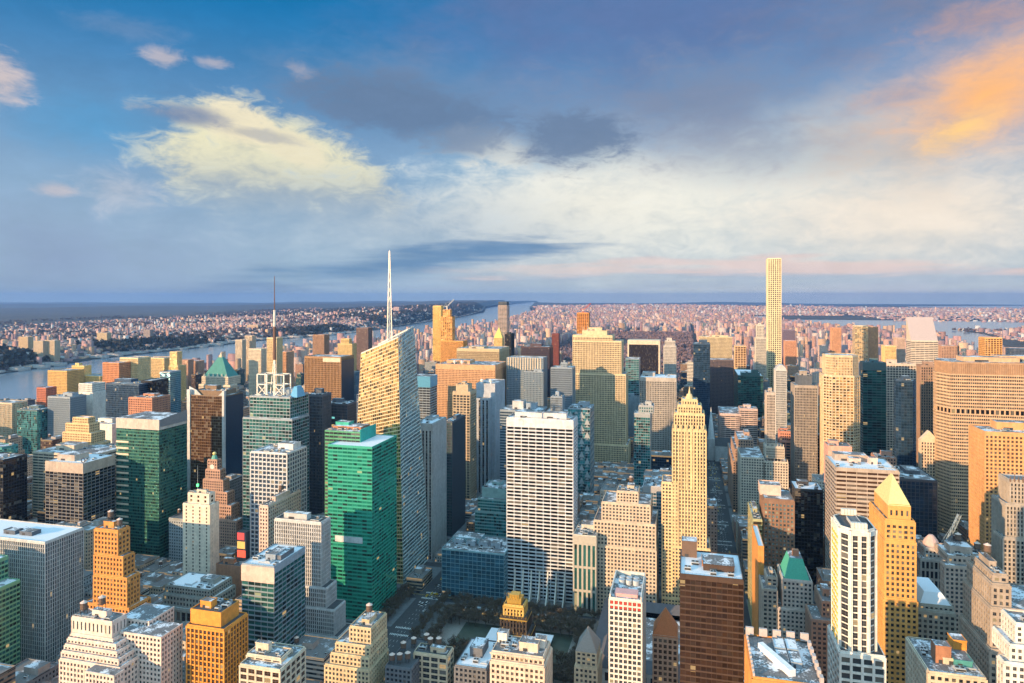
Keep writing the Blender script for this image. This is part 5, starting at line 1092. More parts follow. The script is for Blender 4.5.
far('twin_tower', 'east silver twin', 'right and taller one of two slim silver gold towers right of the copper pyramid', 2150, 245, 252, 336, 'fine', (.66, .52, .38), 'grey', 22, 365)
far('apartment_tower', 'cream slab right of twins', 'broad cream slab just right of the two slim silver gold towers', 1500, 249, 261, 349, 'small', (.70, .60, .46), 'smoke', 26, 382)
far('apartment_tower', 'brown tower by the river', 'brown brick tower with a flat top standing against the river', 1800, 313, 324, 335, 'punch', (.36, .22, .15), 'bronze', 30, 357)
far('apartment_tower', 'dark twin-slot tower', 'dark plum tower with slotted sides against the river left of the spire', 2000, 356.5, 368, 328, 'pier', (.22, .15, .14), 'dark', 30, 350)
far('apartment_tower', 'gold stepped tower by the river', 'golden stepped apartment tower between the brown and the plum towers', 1750, 338, 352, 344, 'small', (.66, .48, .22), 'bronze', 26, 357, 'n', [T(341, 349, 339, dp=16, dD=4, st='small')])
far('apartment_tower', 'terracotta tower behind mast', 'terracotta apartment tower directly right of the striped mast', 1450, 277, 288, 352, 'punch', (.56, .32, .20), 'bronze', 24, 375)
far('apartment_tower', 'cream tower behind mast', 'tall cream tower standing behind the striped mast of the antenna tower', 1400, 267, 276.5, 338, 'fine', (.72, .56, .34), 'brass', 24, 375)
far('apartment_tower', 'thin red brick tower', 'thin red brick tower by the river, right of the square amber box', 1050, 37, 46, 388, 'small', (.50, .17, .11), 'bronze', 22, 430)
far(OT, 'slate glass riverside tower', 'slate blue glass tower beside the thin red brick tower', 1000, 48, 70, 397, 'fine', 'steel', 'blue', 34, 428, 'm')
far('apartment_tower', 'beige and teal tower', 'beige tower with teal glass bays at the far left edge', 1000, -6, 12, 403, 'pier', (.56, .46, .34), 'teal', 30, 440)
far('apartment_tower', 'dark green riverside tower', 'dark green glass tower with a rusty top between the beige and the red towers', 980, 17, 37, 410, 'curtain', (.10, .16, .18), 'teal', 30, 440, 'm')
far('setback_building', 'honeycomb golden block', 'golden stepped block like stacked honeycomb below the white blank slab', 800, 60, 93, 444, 'small', (.74, .52, .28), 'bronze', 30, 450, 'n', [T(63, 91, 433, dp=24, dD=3, st='small', cap=1), T(66, 89, 424, dp=18, dD=6, st='small', cap=1), T(73, 88, 418, dp=12, dD=9, st='small', cap=1)])
far('depot_building', 'long flat pale depot', 'long flat pale roofed depot behind the dark block with beige crown', 745, 33, 92, 454, 'band', (.66, .52, .40), 'smoke', 60, 470, 'm')
building(OT, 'teal roof corner block', 'block with a bright teal roof at the far left edge', TW, 700, [T(-60, 2, 446, bx=18, st='spandrel')], w='teal', g='teal', yb=455)
# New Jersey towers and east side towers
for nick, lab, D, xl, xr, yt, w in (('riverbank tower A', 'leftmost tan slab tower standing alone across the river', 2750, 18.5, 28, 337, (.56, .42, .26)), ('riverbank tower B', 'left one of a pair of tan slab towers across the river', 2600, 33.5, 43, 341, (.54, .44, .32)),
    ('riverbank tower C', 'right one of a pair of tan slab towers across the river', 2620, 45, 54.5, 340.5, (.56, .44, .30)), ('cliff tower', 'sandy tower on the cliff across the river above the square amber box', 3300, 97, 107, 333, (.56, .44, .28)), ('grey cliff tower', 'grey tower on the cliff across the river above the honey tower', 3900, 143.5, 150, 330, (.34, .28, .26)), ('peach slab across river', 'wide peach slab on the far shore left of the striped mast', 5200, 247, 258, 325, (.62, .46, .32)), ('rosy shore tower', 'rosy tower on the far shore seen just left of the plum tower', 7800, 331, 340, 315, (.56, .32, .26)), ('white shore tower', 'whitish tower on the far shore between the brown tower and the mast', 7900, 304.5, 311, 313, (.70, .60, .55)), ('shore tower by spire', 'rosy tower on the far shore just right of the white spire', 8500, 393.5, 399, 307, (.58, .42, .42))):
    far('shore_tower', nick, lab, D, xl, xr, yt, (6, 3.2, 5, 2.2, .4, .3), w, 'smoke', 30, yt + 18)
for nick, lab, D, xl, xr, yt, st, w, g in (('sloped-roof tower', 'silver and cream banded tower with a steep sloping roof', 1640, 911, 938, 341, 'band', (.66, .56, .46), 'smoke'),
    ('cream box tower', 'cream box headed tower right of the pencil thin tower', 2300, 855, 868, 326, 'thinband', (.70, .58, .40), 'brass'), ('orange slab east', 'orange brick slab touching the right side of the cream box headed tower', 2350, 869, 878, 327, 'small', (.62, .34, .18), 'bronze'),
    ('gold cylinder', 'golden ribbed tower left of the steep sloping roof', 2000, 885, 896, 346, 'fine', (.74, .54, .26), 'brass'), ('rosy notch tower', 'rosy tower with a notched top between the golden ribbed tower and the sloping roof', 2100, 897, 905, 338, 'small', (.56, .40, .32), 'dark'),
    ('brown dome tower', 'brown stepped tower right of the steep sloping roof', 1900, 942, 959, 346, 'punch', (.46, .28, .20), 'dark'), ('orange twin slab', 'bright orange ribbed slab above the roof of the broad tan slab', 1750, 985, 1002, 338, 'wide', (.74, .40, .14), 'bronze'), ('rosy block far right', 'rosy block at the right edge above the broad tan slab', 1900, 1010, 1060, 349, 'small', (.54, .38, .34), 'smoke'),
    ('orange slab left of box', 'orange brick slab left of the cream box headed tower', 2600, 832, 841, 328, 'punch', (.62, .32, .18), 'bronze'), ('coral tower by pencil', 'coral tower just right of the pencil thin tower', 2400, 785, 796, 341, 'punch', (.60, .30, .18), 'bronze'), ('violet tower by pencil', 'dusky violet tower between the pencil thin tower and the coral tower', 2800, 783, 795, 330, 'small', (.24, .18, .24), 'navy'),
    ('cream penthouse tower', 'orange and cream tower with a white roof left of the pale tower with gilded top', 1750, 735, 746, 346, 'wide', (.66, .44, .26), 'bronze')):
    b = far('east_side_tower', nick, lab, D, xl, xr, yt, st, w, g, 34, yt + 25)
    if nick == 'sloped-roof tower':
        X0, X1, Y0, Y1, z = b.top; zt = zof(920, 317, Y1)
        def wedge(mb):
            A = [(X0, Y0, z + .1), (X1, Y0, z + .1), (X1, Y0 + 34, z + .1), (X0, Y0 + 34, z + .1)]; q = [(X0, Y0 + 34, zt), (X1, Y0 + 34, zt)]
            mb.face([A[0], A[1], q[1], q[0]], plain('rosy_metal_roof', (.46, .37, .35), .5)); mb.face([A[1], A[2], q[1]], wall('cream')); mb.face([A[3], A[0], q[0]], wall('cream')); mb.face([A[2], A[3], q[0], q[1]], wall('cream'))
        part(b, 'sloped_roof', wedge)
# cranes
def crane(x, y, Y, h, ang, jib, label, m, z0, tilt=.9):
    X = wx(x, Y); r = empty('tower_crane', (X, Y, z0), label, 'crane'); org = (X, Y, z0)
    def lat(mb, a, b_, w, n):
        a, b_ = Vector(a), Vector(b_); d = (b_ - a).normalized(); u = d.cross(Vector((0, 1, .2))).normalized() * w / 2; v = d.cross(u).normalized() * w / 2
        c = [u + v, u - v, -u - v, -u + v]
        for q in c: mb.beam(a + q, b_ + q, w * .22, m)
        for k in range(n):
            p0, p1 = a.lerp(b_, k / n), a.lerp(b_, (k + 1) / n)
            for i in range(4): mb.beam(p0 + c[i], p1 + c[(i + 1) % 4], w * .16, m)
    mb = MB(); lat(mb, (X, Y, z0), (X, Y, z0 + h), 2.6, 6); mb.build('mast', r, org)
    top = (X, Y, z0 + h); tip = (X + jib * math.cos(tilt) * math.cos(ang), Y + jib * math.cos(tilt) * math.sin(ang), z0 + h + jib * math.sin(tilt))
    mb = MB(); lat(mb, top, tip, 2.4, 10); mb.build('jib', r, org)
    back = (X - 9 * math.cos(ang), Y - 9 * math.sin(ang), z0 + h + 1)
    mb = MB(); lat(mb, top, back, 2.2, 3); mb.box(back[0] - 1.6, back[0] + 1.6, back[1] - 1.6, back[1] + 1.6, back[2] - 3, back[2], plain('counterweight_grey', (.3, .3, .3)), bottom=True); mb.build('counter_jib', r, org)
    mb = MB(); mb.box(X - 1.4, X + 1.4, Y - 2.4, Y + .4, z0 + h - 2.2, z0 + h + .8, wall('white'), bottom=True); mb.build('cab', r, org)
    apex = (back[0] * .4 + X * .6, back[1] * .4 + Y * .6, z0 + h + 10)
    mb = MB(); mb.beam(top, apex, .6, m); mb.beam(apex, back, .4, m); mb.beam(apex, tip, .3, m); mb.build('stay', r, org)
cr = wall('red'); cw = metal('silver', .5, .1)
crane(583, 0, 1960, 8, .3, 30, 'red crane on top of the orange tower under construction behind the limestone slab', cr, TB1.top[4] + .1, .7)
crane(447, 0, 1912, 10, .2, 30, 'pale crane on top of the orange scaffold wrapped tower by the far river', cw, zof(447, 310, 1912), .8)
crane(938, 0, 760, 56, .25, 52, 'blue grey crane with a raised jib below the broad tan slab', metal((.32, .42, .50), .5, .2), 0, 1.15)
# ------------------------------------------------------------------ land, water, streets
AVE = [-1890, -1640, -1375, -1105, -835, -530, -264, 46, 196, 330, 455, 590, 790, 985, 1180]
def sy(n): return 45 + (n - 34) * 80.0
def interp(tab, y):
    if y <= tab[0][0]: return tab[0][1]
    for (a, b), (c, d) in zip(tab, tab[1:]):
        if y <= c: return b + (d - b) * (y - a) / (c - a)
    return tab[-1][1]
WEST = [(-3000, -2960), (1500, -2860), (2224, -2772), (2404, -2780), (2835, -2948), (3206, -2960), (3715, -2960), (4346, -3050), (5000, -2860), (6181, -2900), (8196, -3187), (10169, -3420), (13752, -4139), (19182, -5713), (40000, -9800)]
EASTB = [(-3000, -1980), (1500, -1960), (2000, -1960), (3000, -2000), (4771, -2020), (5761, -2010), (7768, -2200), (10425, -2650), (13569, -3040), (20000, -4600), (40000, -8600)]
ERW = [(-3000, 1260), (2500, 1300), (4300, 1500), (5200, 1650), (5900, 1750), (7000, 1560), (9000, 1300), (12000, 700)]
def hill(x, y):
    """height of the land above the curved datum"""
    h = 0.0
    xw = interp(WEST, y)
    if x < xw - 60:
        t = min(1, (xw - 60 - x) / 260.0)
        top = 44 + 16 * math.sin(y / 900.0) + (60 if y > 8500 else 60 * max(0, (y - 6500) / 2000.0))
        h = top * t * t * (3 - 2 * t)
        q = min(1, max(0, (xw - 900 - x) / 2500.0)); h *= 1 - .8 * q
    d = math.hypot(x, y)
    if d > 11000:
        k = min(1, (d - 11000) / 12000.0)
        h += k * (45 + 40 * math.sin(x / 4300.0 + y / 7000.0) + 34 * math.sin(x / 2100.0 - y / 3300.0 + 1) + 18 * math.sin(x / 900.0 + 2 + y / 1500.0))
        h = max(h, 3)
        if x > 2500: h *= max(.12, 1 - (x - 2500) / 5000.0)
    return max(h, 0.0)
def strip(name, xl, xr, ys, nx, mat, z=0.0, relief=False, skirt=True, power=1.0):
    """a land or water sheet between two bank lines, following the curve of the earth"""
    v = []; f = []
    for y in ys:
        a, b = xl(y), xr(y)
        for i in range(nx + 1):
            t = (i / nx)
            if power < 0: t = 1 - (1 - t) ** (-power)
            elif power != 1: t = t ** power
            x = a + (b - a) * t
            v.append((x, y, z - drop(x, y) + (hill(x, y) if relief else 0)))
    w = nx + 1
    for j in range(len(ys) - 1):
        for i in range(nx): f.append((j * w + i, j * w + i + 1, (j + 1) * w + i + 1, (j + 1) * w + i))
    if skirt:
        n0 = len(v)
        for j in range(len(ys)):
            for i in (0, nx): x, y, zz = v[j * w + i]; v.append((x, y, zz - 8))
        for j in range(len(ys) - 1):
            f.append((j * w, (j + 1) * w, n0 + 2 * (j + 1), n0 + 2 * j)); f.append(((j + 1) * w + nx, j * w + nx, n0 + 2 * j + 1, n0 + 2 * (j + 1) + 1))
    me = bpy.data.meshes.new(name); me.from_pydata(v, [], f); me.materials.append(mat); me.update()
    o = bpy.data.objects.new(name, me); COL.objects.link(o); tag(o, kind='structure'); return o
def ladder(a, b, s0, g):
    out = [a]; s = s0
    while out[-1] < b: out.append(min(b, out[-1] + s)); s *= g
    return out
YS = ladder(-2600, 46000, 140, 1.035)
m, n, b_, o_ = new_mat('river_water')
g = n.node('ShaderNodeNewGeometry').outputs['Position']
mp = n.node('ShaderNodeMapping'); n.l.new(g, mp.inputs[0]); mp.inputs['Scale'].default_value = (.02, .008, .02)
wv = n.noise(mp.outputs[0], 1.0, 5, .6)
n.put(b_.inputs['Base Color'], n.mix(wv, (.15, .20, .26), (.24, .29, .34)))
b_.inputs['Roughness'].default_value = .16; b_.inputs['Specular IOR Level'].default_value = .6
bp = n.node('ShaderNodeBump'); n.l.new(n.noise(g, .06, 5, .65), bp.inputs['Height']); bp.inputs['Strength'].default_value = .22; bp.inputs['Distance'].default_value = 2
n.l.new(bp.outputs[0], b_.inputs['Normal'])
WATER = m
m, n, b_, o_ = new_mat('land_cover')
g = n.node('ShaderNodeNewGeometry').outputs['Position']
a1 = n.noise(g, .0011, 6, .6); a2 = n.noise(g, .012, 5, .65)
lc = n.mix(n.smooth(a1, .42, .56), (.022, .026, .030), (.055, .045, .042))
lc = n.mix(n.smooth(a2, .52, .62), lc, (.10, .085, .085))
lc = n.mix(n.m('MULTIPLY', n.smooth(n.noise(g, .03, 4, .6),   .64, .70), .18), lc, (.34, .33, .36))
n.put(b_.inputs['Base Color'], lc); b_.inputs['Roughness'].default_value = .95
LAND = m
strip('river', lambda y: -9000 - max(0, y) * .6, lambda y: 14000 + max(0, y) * .6, YS, 60, WATER, -3.5, skirt=False)
strip('western_land', lambda y: -9000 - max(0, y) * 1.2, lambda y: interp(WEST, y), YS, 110, LAND, 0, True, power=-2.2)
asph, n, b_, o_ = new_mat('asphalt')
g = n.node('ShaderNodeNewGeometry').outputs['Position']
n.put(b_.inputs['Base Color'], n.mix(n.noise(g, .4, 5, .6), (.035, .036, .04), (.085, .085, .09))); b_.inputs['Roughness'].default_value = .8
strip('city_ground', lambda y: interp(EASTB, y), lambda y: interp(ERW, y), [y for y in YS if y < 2060] + [2060], 24, asph, 0)
strip('island_ground', lambda y: interp(EASTB, y), lambda y: interp(ERW, y) if y < 11000 else interp(ERW, 11000) + (y - 11000) * .1, [2060] + [y for y in YS if 2060 < y < 13200], 40, LAND, 0, True)
strip('northern_land', lambda y: interp(EASTB, y), lambda y: 2600 + max(0, y - 13000) * .35, [y for y in YS if y > 11800], 60, LAND, 0.4, True)
strip('eastern_land', lambda y: 2150 + 350 * math.sin(y / 900.0), lambda y: 9000 + max(0, y) * .2, [y for y in YS if y < 7600], 40, LAND, 0, True)
strip('northeastern_land', lambda y: 1900 + 700 * math.sin(y / 2300.0) if y < 13000 else 2500, lambda y: 9500 + 900 * math.sin(y / 2500.0) - max(0, (y - 20000)) * .15, [y for y in YS if 9900 < y < 27000], 50, LAND, 0.2, True)
strip('far_shore', lambda y: 1500 + (y - 30000) * .2, lambda y: 9000 + (y - 30000) * .9, [y for y in YS if y > 29500], 20, LAND, 1.0, True)
strip('river_island', lambda y: 1720 + (y - 5950) * .33 - 60, lambda y: 1720 + (y - 5950) * .33 + 210 * math.sin(math.pi * min(1, max(0.05, (y - 5950) / 950.0))) , [5950 + k * 95 for k in range(11)], 4, LAND, 0)
# block plates with kerbs
def plates():
    mb = MB(); pm, n, b_, o_ = new_mat('pavement_concrete'); g = n.node('ShaderNodeNewGeometry').outputs['Position']
    n.put(b_.inputs['Base Color'], n.mix(n.noise(g, .25, 5, .6), (.09, .095, .10), (.23, .235, .245))); b_.inputs['Roughness'].default_value = .85
    for i in range(len(AVE) - 1):
        for s in range(34, 59):
            a, c = AVE[i] + 14, AVE[i + 1] - 14; y0, y1 = sy(s) + 6, sy(s + 1) - 6
            if i == 6 and 40 <= s < 42: y0 = sy(40) + 6 if s == 40 else sy(41) - 6
            if s == 42: y0 += 4
            if s == 41: y1 -= 4
            if c > interp(ERW, y0) - 20: continue
            d = drop((a + c) / 2, y0)
            mb.box(a, c, y0, y1, -.2 - d, .15 - d, pm)
    tag(mb.build('pavement'), kind='structure')
plates()
def lanes():
    mb = MB(); wm = plain('road_paint', (.70, .70, .68)); ym = plain('road_paint_yellow', (.65, .45, .06))
    for X, Y0, Y1 in ((AVE[7], 470, 1900), (AVE[6], 360, 1200)):
        for k in (-3.4, 0, 3.4):
            y = Y0
            while y < Y1: mb.face([(X + k - .1, y, .02 - drop(X, y)), (X + k + .1, y, .02 - drop(X, y)), (X + k + .1, y + 3.2, .02 - drop(X, y)), (X + k - .1, y + 3.2, .02 - drop(X, y))], wm); y += 9
        for s in range(39, 56):
            yc = sy(s)
            if not Y0 < yc < Y1: continue
            for e in (-8.2, 5.2):
                for q in range(12): mb.face([(X - 9 + q * 1.6, yc + e, .02), (X - 8.2 + q * 1.6, yc + e, .02), (X - 8.2 + q * 1.6, yc + e + 3, .02), (X - 9 + q * 1.6, yc + e + 3, .02)], wm)
    for k in (-.25, .25): mb.face([(-800, sy(42) + k - .1, .02), (60, sy(42) + k - .1, .02), (60, sy(42) + k + .1, .02), (-800, sy(42) + k + .1, .02)], ym)
    tag(mb.build('road_marking'), kind='structure')
lanes()
# ------------------------------------------------------------------ the park square with bare trees
PK = (-236, -84, 546, 672)
FOOT.append((PK[0] - 4, PK[1] + 4, PK[2] - 4, PK[3] + 4))
def parksheet():
    mb = MB(); lawn = plain('winter_lawn', (.06, .075, .055), var=.4, scale=.15); gravel = plain('gravel_path', (.26, .24, .22), scale=.6)
    x0, x1, y0, y1 = PK
    mb.face([(x0, y0, .20), (x1, y0, .20), (x1, y1, .20), (x0, y1, .20)], gravel)
    mb.face([(x0 + 26, y0 + 30, .23), (x1 - 20, y0 + 30, .23), (x1 - 20, y1 - 34, .23), (x0 + 26, y1 - 34, .23)], lawn)
    for yy in (y0 + 14, y1 - 18): mb.face([(x0 + 10, yy, .23), (x1 - 10, yy, .23), (x1 - 10, yy + 9, .23), (x0 + 10, yy + 9, .23)], lawn)
    tag(mb.build('park_ground'), kind='structure')
parksheet()
def tree_proto(seed, leafy):
    r = random.Random(seed); tm, cm = MB(), MB()
    bark = plain('grey_bark', (.10, .085, .07)); twig = plain('bare_twigs' if not leafy else 'dark_evergreen', (.11, .085, .06) if not leafy else (.03, .06, .035), .9, 0, .45, 1.5)
    H = r.uniform(11, 15)
    tm.cone(0, 0, 0, H * .42, .38, .24, bark, 8)
    tips = []
    for k in range(7):
        a = k * 2.4 + r.random(); el_ = r.uniform(.7, 1.25); L = H * r.uniform(.35, .55); z = H * r.uniform(.3, .42)
        p = Vector((0, 0, z)); q = p + Vector((math.cos(a) * math.cos(el_), math.sin(a) * math.cos(el_), math.sin(el_))) * L
        tm.beam(p, q, .22, bark)
        for j in range(4):
            t = r.uniform(.35, 1); s_ = p.lerp(q, t); a2 = a + r.uniform(-1.1, 1.1); e2 = r.uniform(.3, 1.2)
            w_ = s_ + Vector((math.cos(a2) * math.cos(e2), math.sin(a2) * math.cos(e2), math.sin(e2))) * L * r.uniform(.35, .6)
            tm.beam(s_, w_, .10, bark); tips.append((s_, w_))
    for s_, w_ in tips:
        for k in range(26 if leafy else 34):
            p = s_.lerp(w_, r.uniform(.2, 1.05)) + Vector((r.gauss(0, .7), r.gauss(0, .7), r.gauss(0, .5)))
            d = Vector((r.gauss(0, 1), r.gauss(0, 1), r.gauss(.4, .8))).normalized(); L = r.uniform(.7, 1.7) if not leafy else r.uniform(.4, .8)
            u = d.cross(Vector((r.gauss(0, 1), r.gauss(0, 1), r.gauss(0, 1)))).normalized() * (.15 if not leafy else .35)
            cm.face([p - u, p + u, p + d * L + u * .4, p + d * L - u * .4], twig)
    return tm, cm
PROT = []
for k in range(4):
    tm, cm = tree_proto(40 + k, False)
    o = tm.build('trunk'); t_ = o.data; bpy.data.objects.remove(o); o = cm.build('crown'); c_ = o.data; bpy.data.objects.remove(o); PROT.append((t_, c_))
def free_spot(x, y): return not any(a - 5 < x < b2 + 5 and c - 5 < y < d + 5 for a, b2, c, d in FOOT if not (a < -230 and b2 > -90))
def plant_tree(x, y, s, k, label, group):
    e = empty('bare_tree', (x, y, .15), label, 'tree', group); e.scale = (s, s, s); e.rotation_euler = (0, 0, RS.random() * 6.28)
    child('trunk', PROT[k][0], e, (0, 0, 0)); child('crown', PROT[k][1], e, (0, 0, 0))
for row, yy in enumerate((PK[2] + 5, PK[2] + 13, PK[2] + 21, PK[2] + 30, PK[3] - 40, PK[3] - 31, PK[3] - 22, PK[3] - 6)):
    for k in range(18):
        x = PK[0] + 6 + k * 8.2 + RS.uniform(-2, 2)
        plant_tree(x, yy + RS.uniform(-2, 2), RS.uniform(.9, 1.3), RS.randrange(4), 'bare brown winter tree in the rows around the park lawn', 'bare trees in the park square')
for k in range(9):
    for xx in (PK[0] + 9, PK[1] - 10):
        plant_tree(xx + RS.uniform(-2, 2), PK[2] + 36 + k * 7, RS.uniform(.8, 1.1), RS.randrange(4), 'bare brown winter tree in the rows around the park lawn', 'bare trees in the park square')
for k in range(16):
    for xx in (-285, -293, -245):
        if RS.random() < .9 and free_spot(xx, 556 + k * 8.2): plant_tree(xx + RS.uniform(-1.5, 1.5), 556 + k * 8.2 + RS.uniform(-2, 2), RS.uniform(.7, 1.05), RS.randrange(4), 'bare winter street tree lining the avenue beside the emerald green tower', 'street trees on the avenue by the park')
# pavilion with a long white roof on the far side of the lawn
def kiosk(x, y, w, d, h, label):
    r = empty('park_pavilion', (x, y, .2), label, 'pavilion'); org = (x, y, .2)
    mb = MB(); mb.box(x - w / 2 + .6, x + w / 2 - .6, y - d / 2 + .6, y + d / 2 - .6, .2, h, glass('smoke'));
    for k in range(int(w / 4) + 1): mb.box(x - w / 2 + .4 + k * (w - 1.2) / int(w / 4), x - w / 2 + .7 + k * (w - 1.2) / int(w / 4), y - d / 2 + .4, y - d / 2 + .6, .2, h, metal('silver'))
    mb.build('wall', r, org)
    mb = MB(); mb.box(x - w / 2, x + w / 2, y - d / 2, y + d / 2, h, h + .5, roofm('snow'), bottom=True); mb.build('roof', r, org)
kiosk(-200, 660, 46, 7, 4, 'long pavilion with a white roof along the north edge of the park, left part')
kiosk(-145, 660, 36, 7, 4, 'long pavilion with a white roof along the north edge of the park, right part')
kiosk(-150, 610, 60, 26, 5, 'wide low pavilion with a snowy roof in the middle of the park')
# ------------------------------------------------------------------ traffic
def car_mesh(col, van=False):
    mb = MB(); body = metal(col, .3, .2); gl = plain('car_glass', (.02, .025, .03), .1); ty = plain('tyre', (.02, .02, .02)); hl = plain('headlamp', (.8, .78, .7)); tl = plain('tail_lamp', (.4, .02, .02))
    L, w = (5.6, 1.0) if van else (4.7, .92)
    mb.prism([(-w, -L / 2), (w, -L / 2), (w, L / 2), (-w, L / 2)], .3, .85, body, top_poly=[(-w * .96, -L / 2 + .1), (w * .96, -L / 2 + .1), (w * .96, L / 2 - .1), (-w * .96, L / 2 - .1)])
    a, c, h = (-L / 2 + .3, L / 2 - 1.2, 2.2) if van else (-L / 2 + .8, L / 2 - 1.5, 1.45)
    mb.prism([(-w * .92, a), (w * .92, a), (w * .92, c), (-w * .92, c)], .85, h - .12, gl, top_poly=[(-w * .78, a + .35), (w * .78, a + .35), (w * .78, c - .6), (-w * .78, c - .6)])
    mb.prism([(-w * .80, a + .3), (w * .80, a + .3), (w * .80, c - .55), (-w * .80, c - .55)], h - .12, h, body)
    for sx in (-1, 1):
        for yy in (-L / 2 + .9, L / 2 - .9):
            pts = [(sx * w * 1.01, yy + .34 * math.cos(q * math.pi / 4), .34 + .34 * math.sin(q * math.pi / 4)) for q in range(8)]
            mb.face(pts if sx > 0 else pts[::-1], ty); mb.box(sx * w - .1, sx * w + .02, yy - .3, yy + .3, .04, .6, ty)
        mb.box(sx * w * .65 - .2, sx * w * .65 + .2, L / 2 - .06, L / 2 + .02, .5, .72, hl); mb.box(sx * w * .7 - .18, sx * w * .7 + .18, -L / 2 - .02, -L / 2 + .06, .5, .72, tl)
    o = mb.build('car'); me = o.data; bpy.data.objects.remove(o); return me
CARS = [('taxi', car_mesh((.75, .48, .03)), 'yellow taxi'), ('car', car_mesh((.03, .03, .035)), 'black car'), ('car', car_mesh((.65, .65, .66)), 'white car'), ('van', car_mesh((.62, .62, .62), True), 'white van'), ('car', car_mesh((.20, .22, .25)), 'grey car')]
def traffic(X, ya, yb_, lanes_, step, where, grp, horiz=False):
    for ln in lanes_:
        y = ya + RS.random() * step
        while y < yb_:
            nm, me, lb = CARS[RS.choice((0, 0, 1, 1, 2, 3, 4))]
            o = bpy.data.objects.new({'taxi': 'taxi', 'van': 'delivery_van'}.get(nm, 'car'), me); COL.objects.link(o)
            o.location = (X + ln, y, .03 - drop(X, y)) if not horiz else (y, X + ln, .03)
            o.rotation_euler = (0, 0, math.pi if not horiz else (math.pi / 2 if ln > 0 else -math.pi / 2))
            tag(o, lb + where, 'taxi' if nm == 'taxi' else nm, lb + 's' + grp)
            y += step * RS.uniform(.55, 1.7)
traffic(AVE[7], 560, 1500, (-5.1, -1.7, 1.7, 5.1), 26, ' in the traffic of the long avenue beside the golden deco tower', ' on the long avenue')
traffic(AVE[6], 640, 1000, (-5.1, -1.7, 1.7, 5.1), 26, ' on the avenue between the crystal tower and the low dark blue glass block', ' on the avenue by the crystal tower')
traffic(sy(42), -300, -90, (-4, 4), 20, ' on the cross street behind the bare park trees', ' on the cross street behind the park', True)
# ------------------------------------------------------------------ the rest of the city
WCOL = [((.46, .34, .24), 'tan brick'), ((.56, .46, .35), 'beige stone'), ((.36, .20, .14), 'red brick'), ((.26, .17, .12), 'brown brick'), ((.42, .40, .38), 'grey stone'), ((.62, .56, .48), 'pale stone'), ((.20, .21, .23), 'dark grey'), ((.50, .30, .20), 'rust brick'), ((.30, .33, .35), 'blue grey'), ((.05, .08, .13), 'navy glass'), ((.04, .11, .12), 'dark teal glass'), ((.09, .06, .05), 'dark bronze glass')]
cand = []
PROTECT += [(-60, 48, 372, 401, 1e6), (48, 235, 345, 369, 1e6), (285, 360, 333, 348, 1e6), (706, 724, 440, 505, 1e6), (724, 749, 440, 522, 1e6)]
def zone(x, y, r):
    """typical roof height"""
    if y > 2045:
        if y < 6100 and -835 < x < 53: return 0
        if y < 6500: h = r.choice((14, 16, 18, 20, 24, 40, 48)) if r.random() < .9 else r.uniform(60, 105)
        else: h = r.choice((14, 16, 18, 20, 24)) if r.random() < .95 else r.uniform(40, 60)
        return h
    if x < -1105: return r.choice((14, 16, 18, 22, 30)) if r.random() < .92 else r.uniform(45, 95)
    if x < -835: return r.choice((16, 18, 22, 30, 40)) if r.random() < .86 else r.uniform(50, 120)
    if x > 590: return r.choice((18, 24, 40, 60)) if r.random() < .8 else r.uniform(70, 130)
    if y < 480: return r.uniform(16, 44)
    if y < 560: return r.uniform(20, 62)
    h = r.uniform(25, 65) if r.random() < .65 else r.uniform(60, 110)
    if y > 1000: h *= r.uniform(1.0, 1.55)
    return h
def free(a, c, y0, y1):
    for X0, X1, Y0, Y1 in FOOT:
        if a < X1 + 1.5 and c > X0 - 1.5 and y0 < Y1 + 1.5 and y1 > Y0 - 1.5: return False
    return True
def clip_height(a, c, y0, y1, h):
    px = [topix(x, y, 0)[0] for x in (a, c) for y in (y0, y1)]
    l, r = min(px), max(px); xm = (l + r) / 2
    for (xa, xb, yt, yb, D) in PROTECT:
        if y0 < D - 1 and l < xb and r > xa:
            lim = zof(min(max(xm, 0), 1024), yb - 1, y0) - 3
            h = min(h, lim)
    return h
rf = random.Random(11)
av = AVE[:]
for i in range(len(av) - 1):
    for s in range(34, 59):
        a, c = av[i] + 14, av[i + 1] - 14; y0, y1 = sy(s) + 8, sy(s + 1) - 8; ym = (y0 + y1) / 2
        if c > interp(ERW, y0) - 30: continue
        if topix(a, y1, 0)[0] > 1150 or topix(c, y1, 0)[0] < -130: continue
        for (b0, b1) in ((y0, ym - 1.5), (ym + 1.5, y1)):
            x = a
            while x < c - 12:
                w = rf.uniform(17, 40) if av[i] > -900 else rf.uniform(14, 30)
                x1 = min(x + w, c)
                if c - x1 < 12: x1 = c
                h = zone(x, b0, rf)
                if free(x, x1 - .6, b0, b1):
                    if b0 < 470 and b1 > 380: h = min(h, 70)
                    h = clip_height(x, x1, b0, b1, h)
                    h = max(h, rf.uniform(8, 13))
                    cand.append([x, x1 - .6, b0, b1, 0, h, 9 + rf.randrange(3) if (b0 > 760 and h > 55 and rf.random() < .5) else rf.randrange(9), 0])
                x = x1
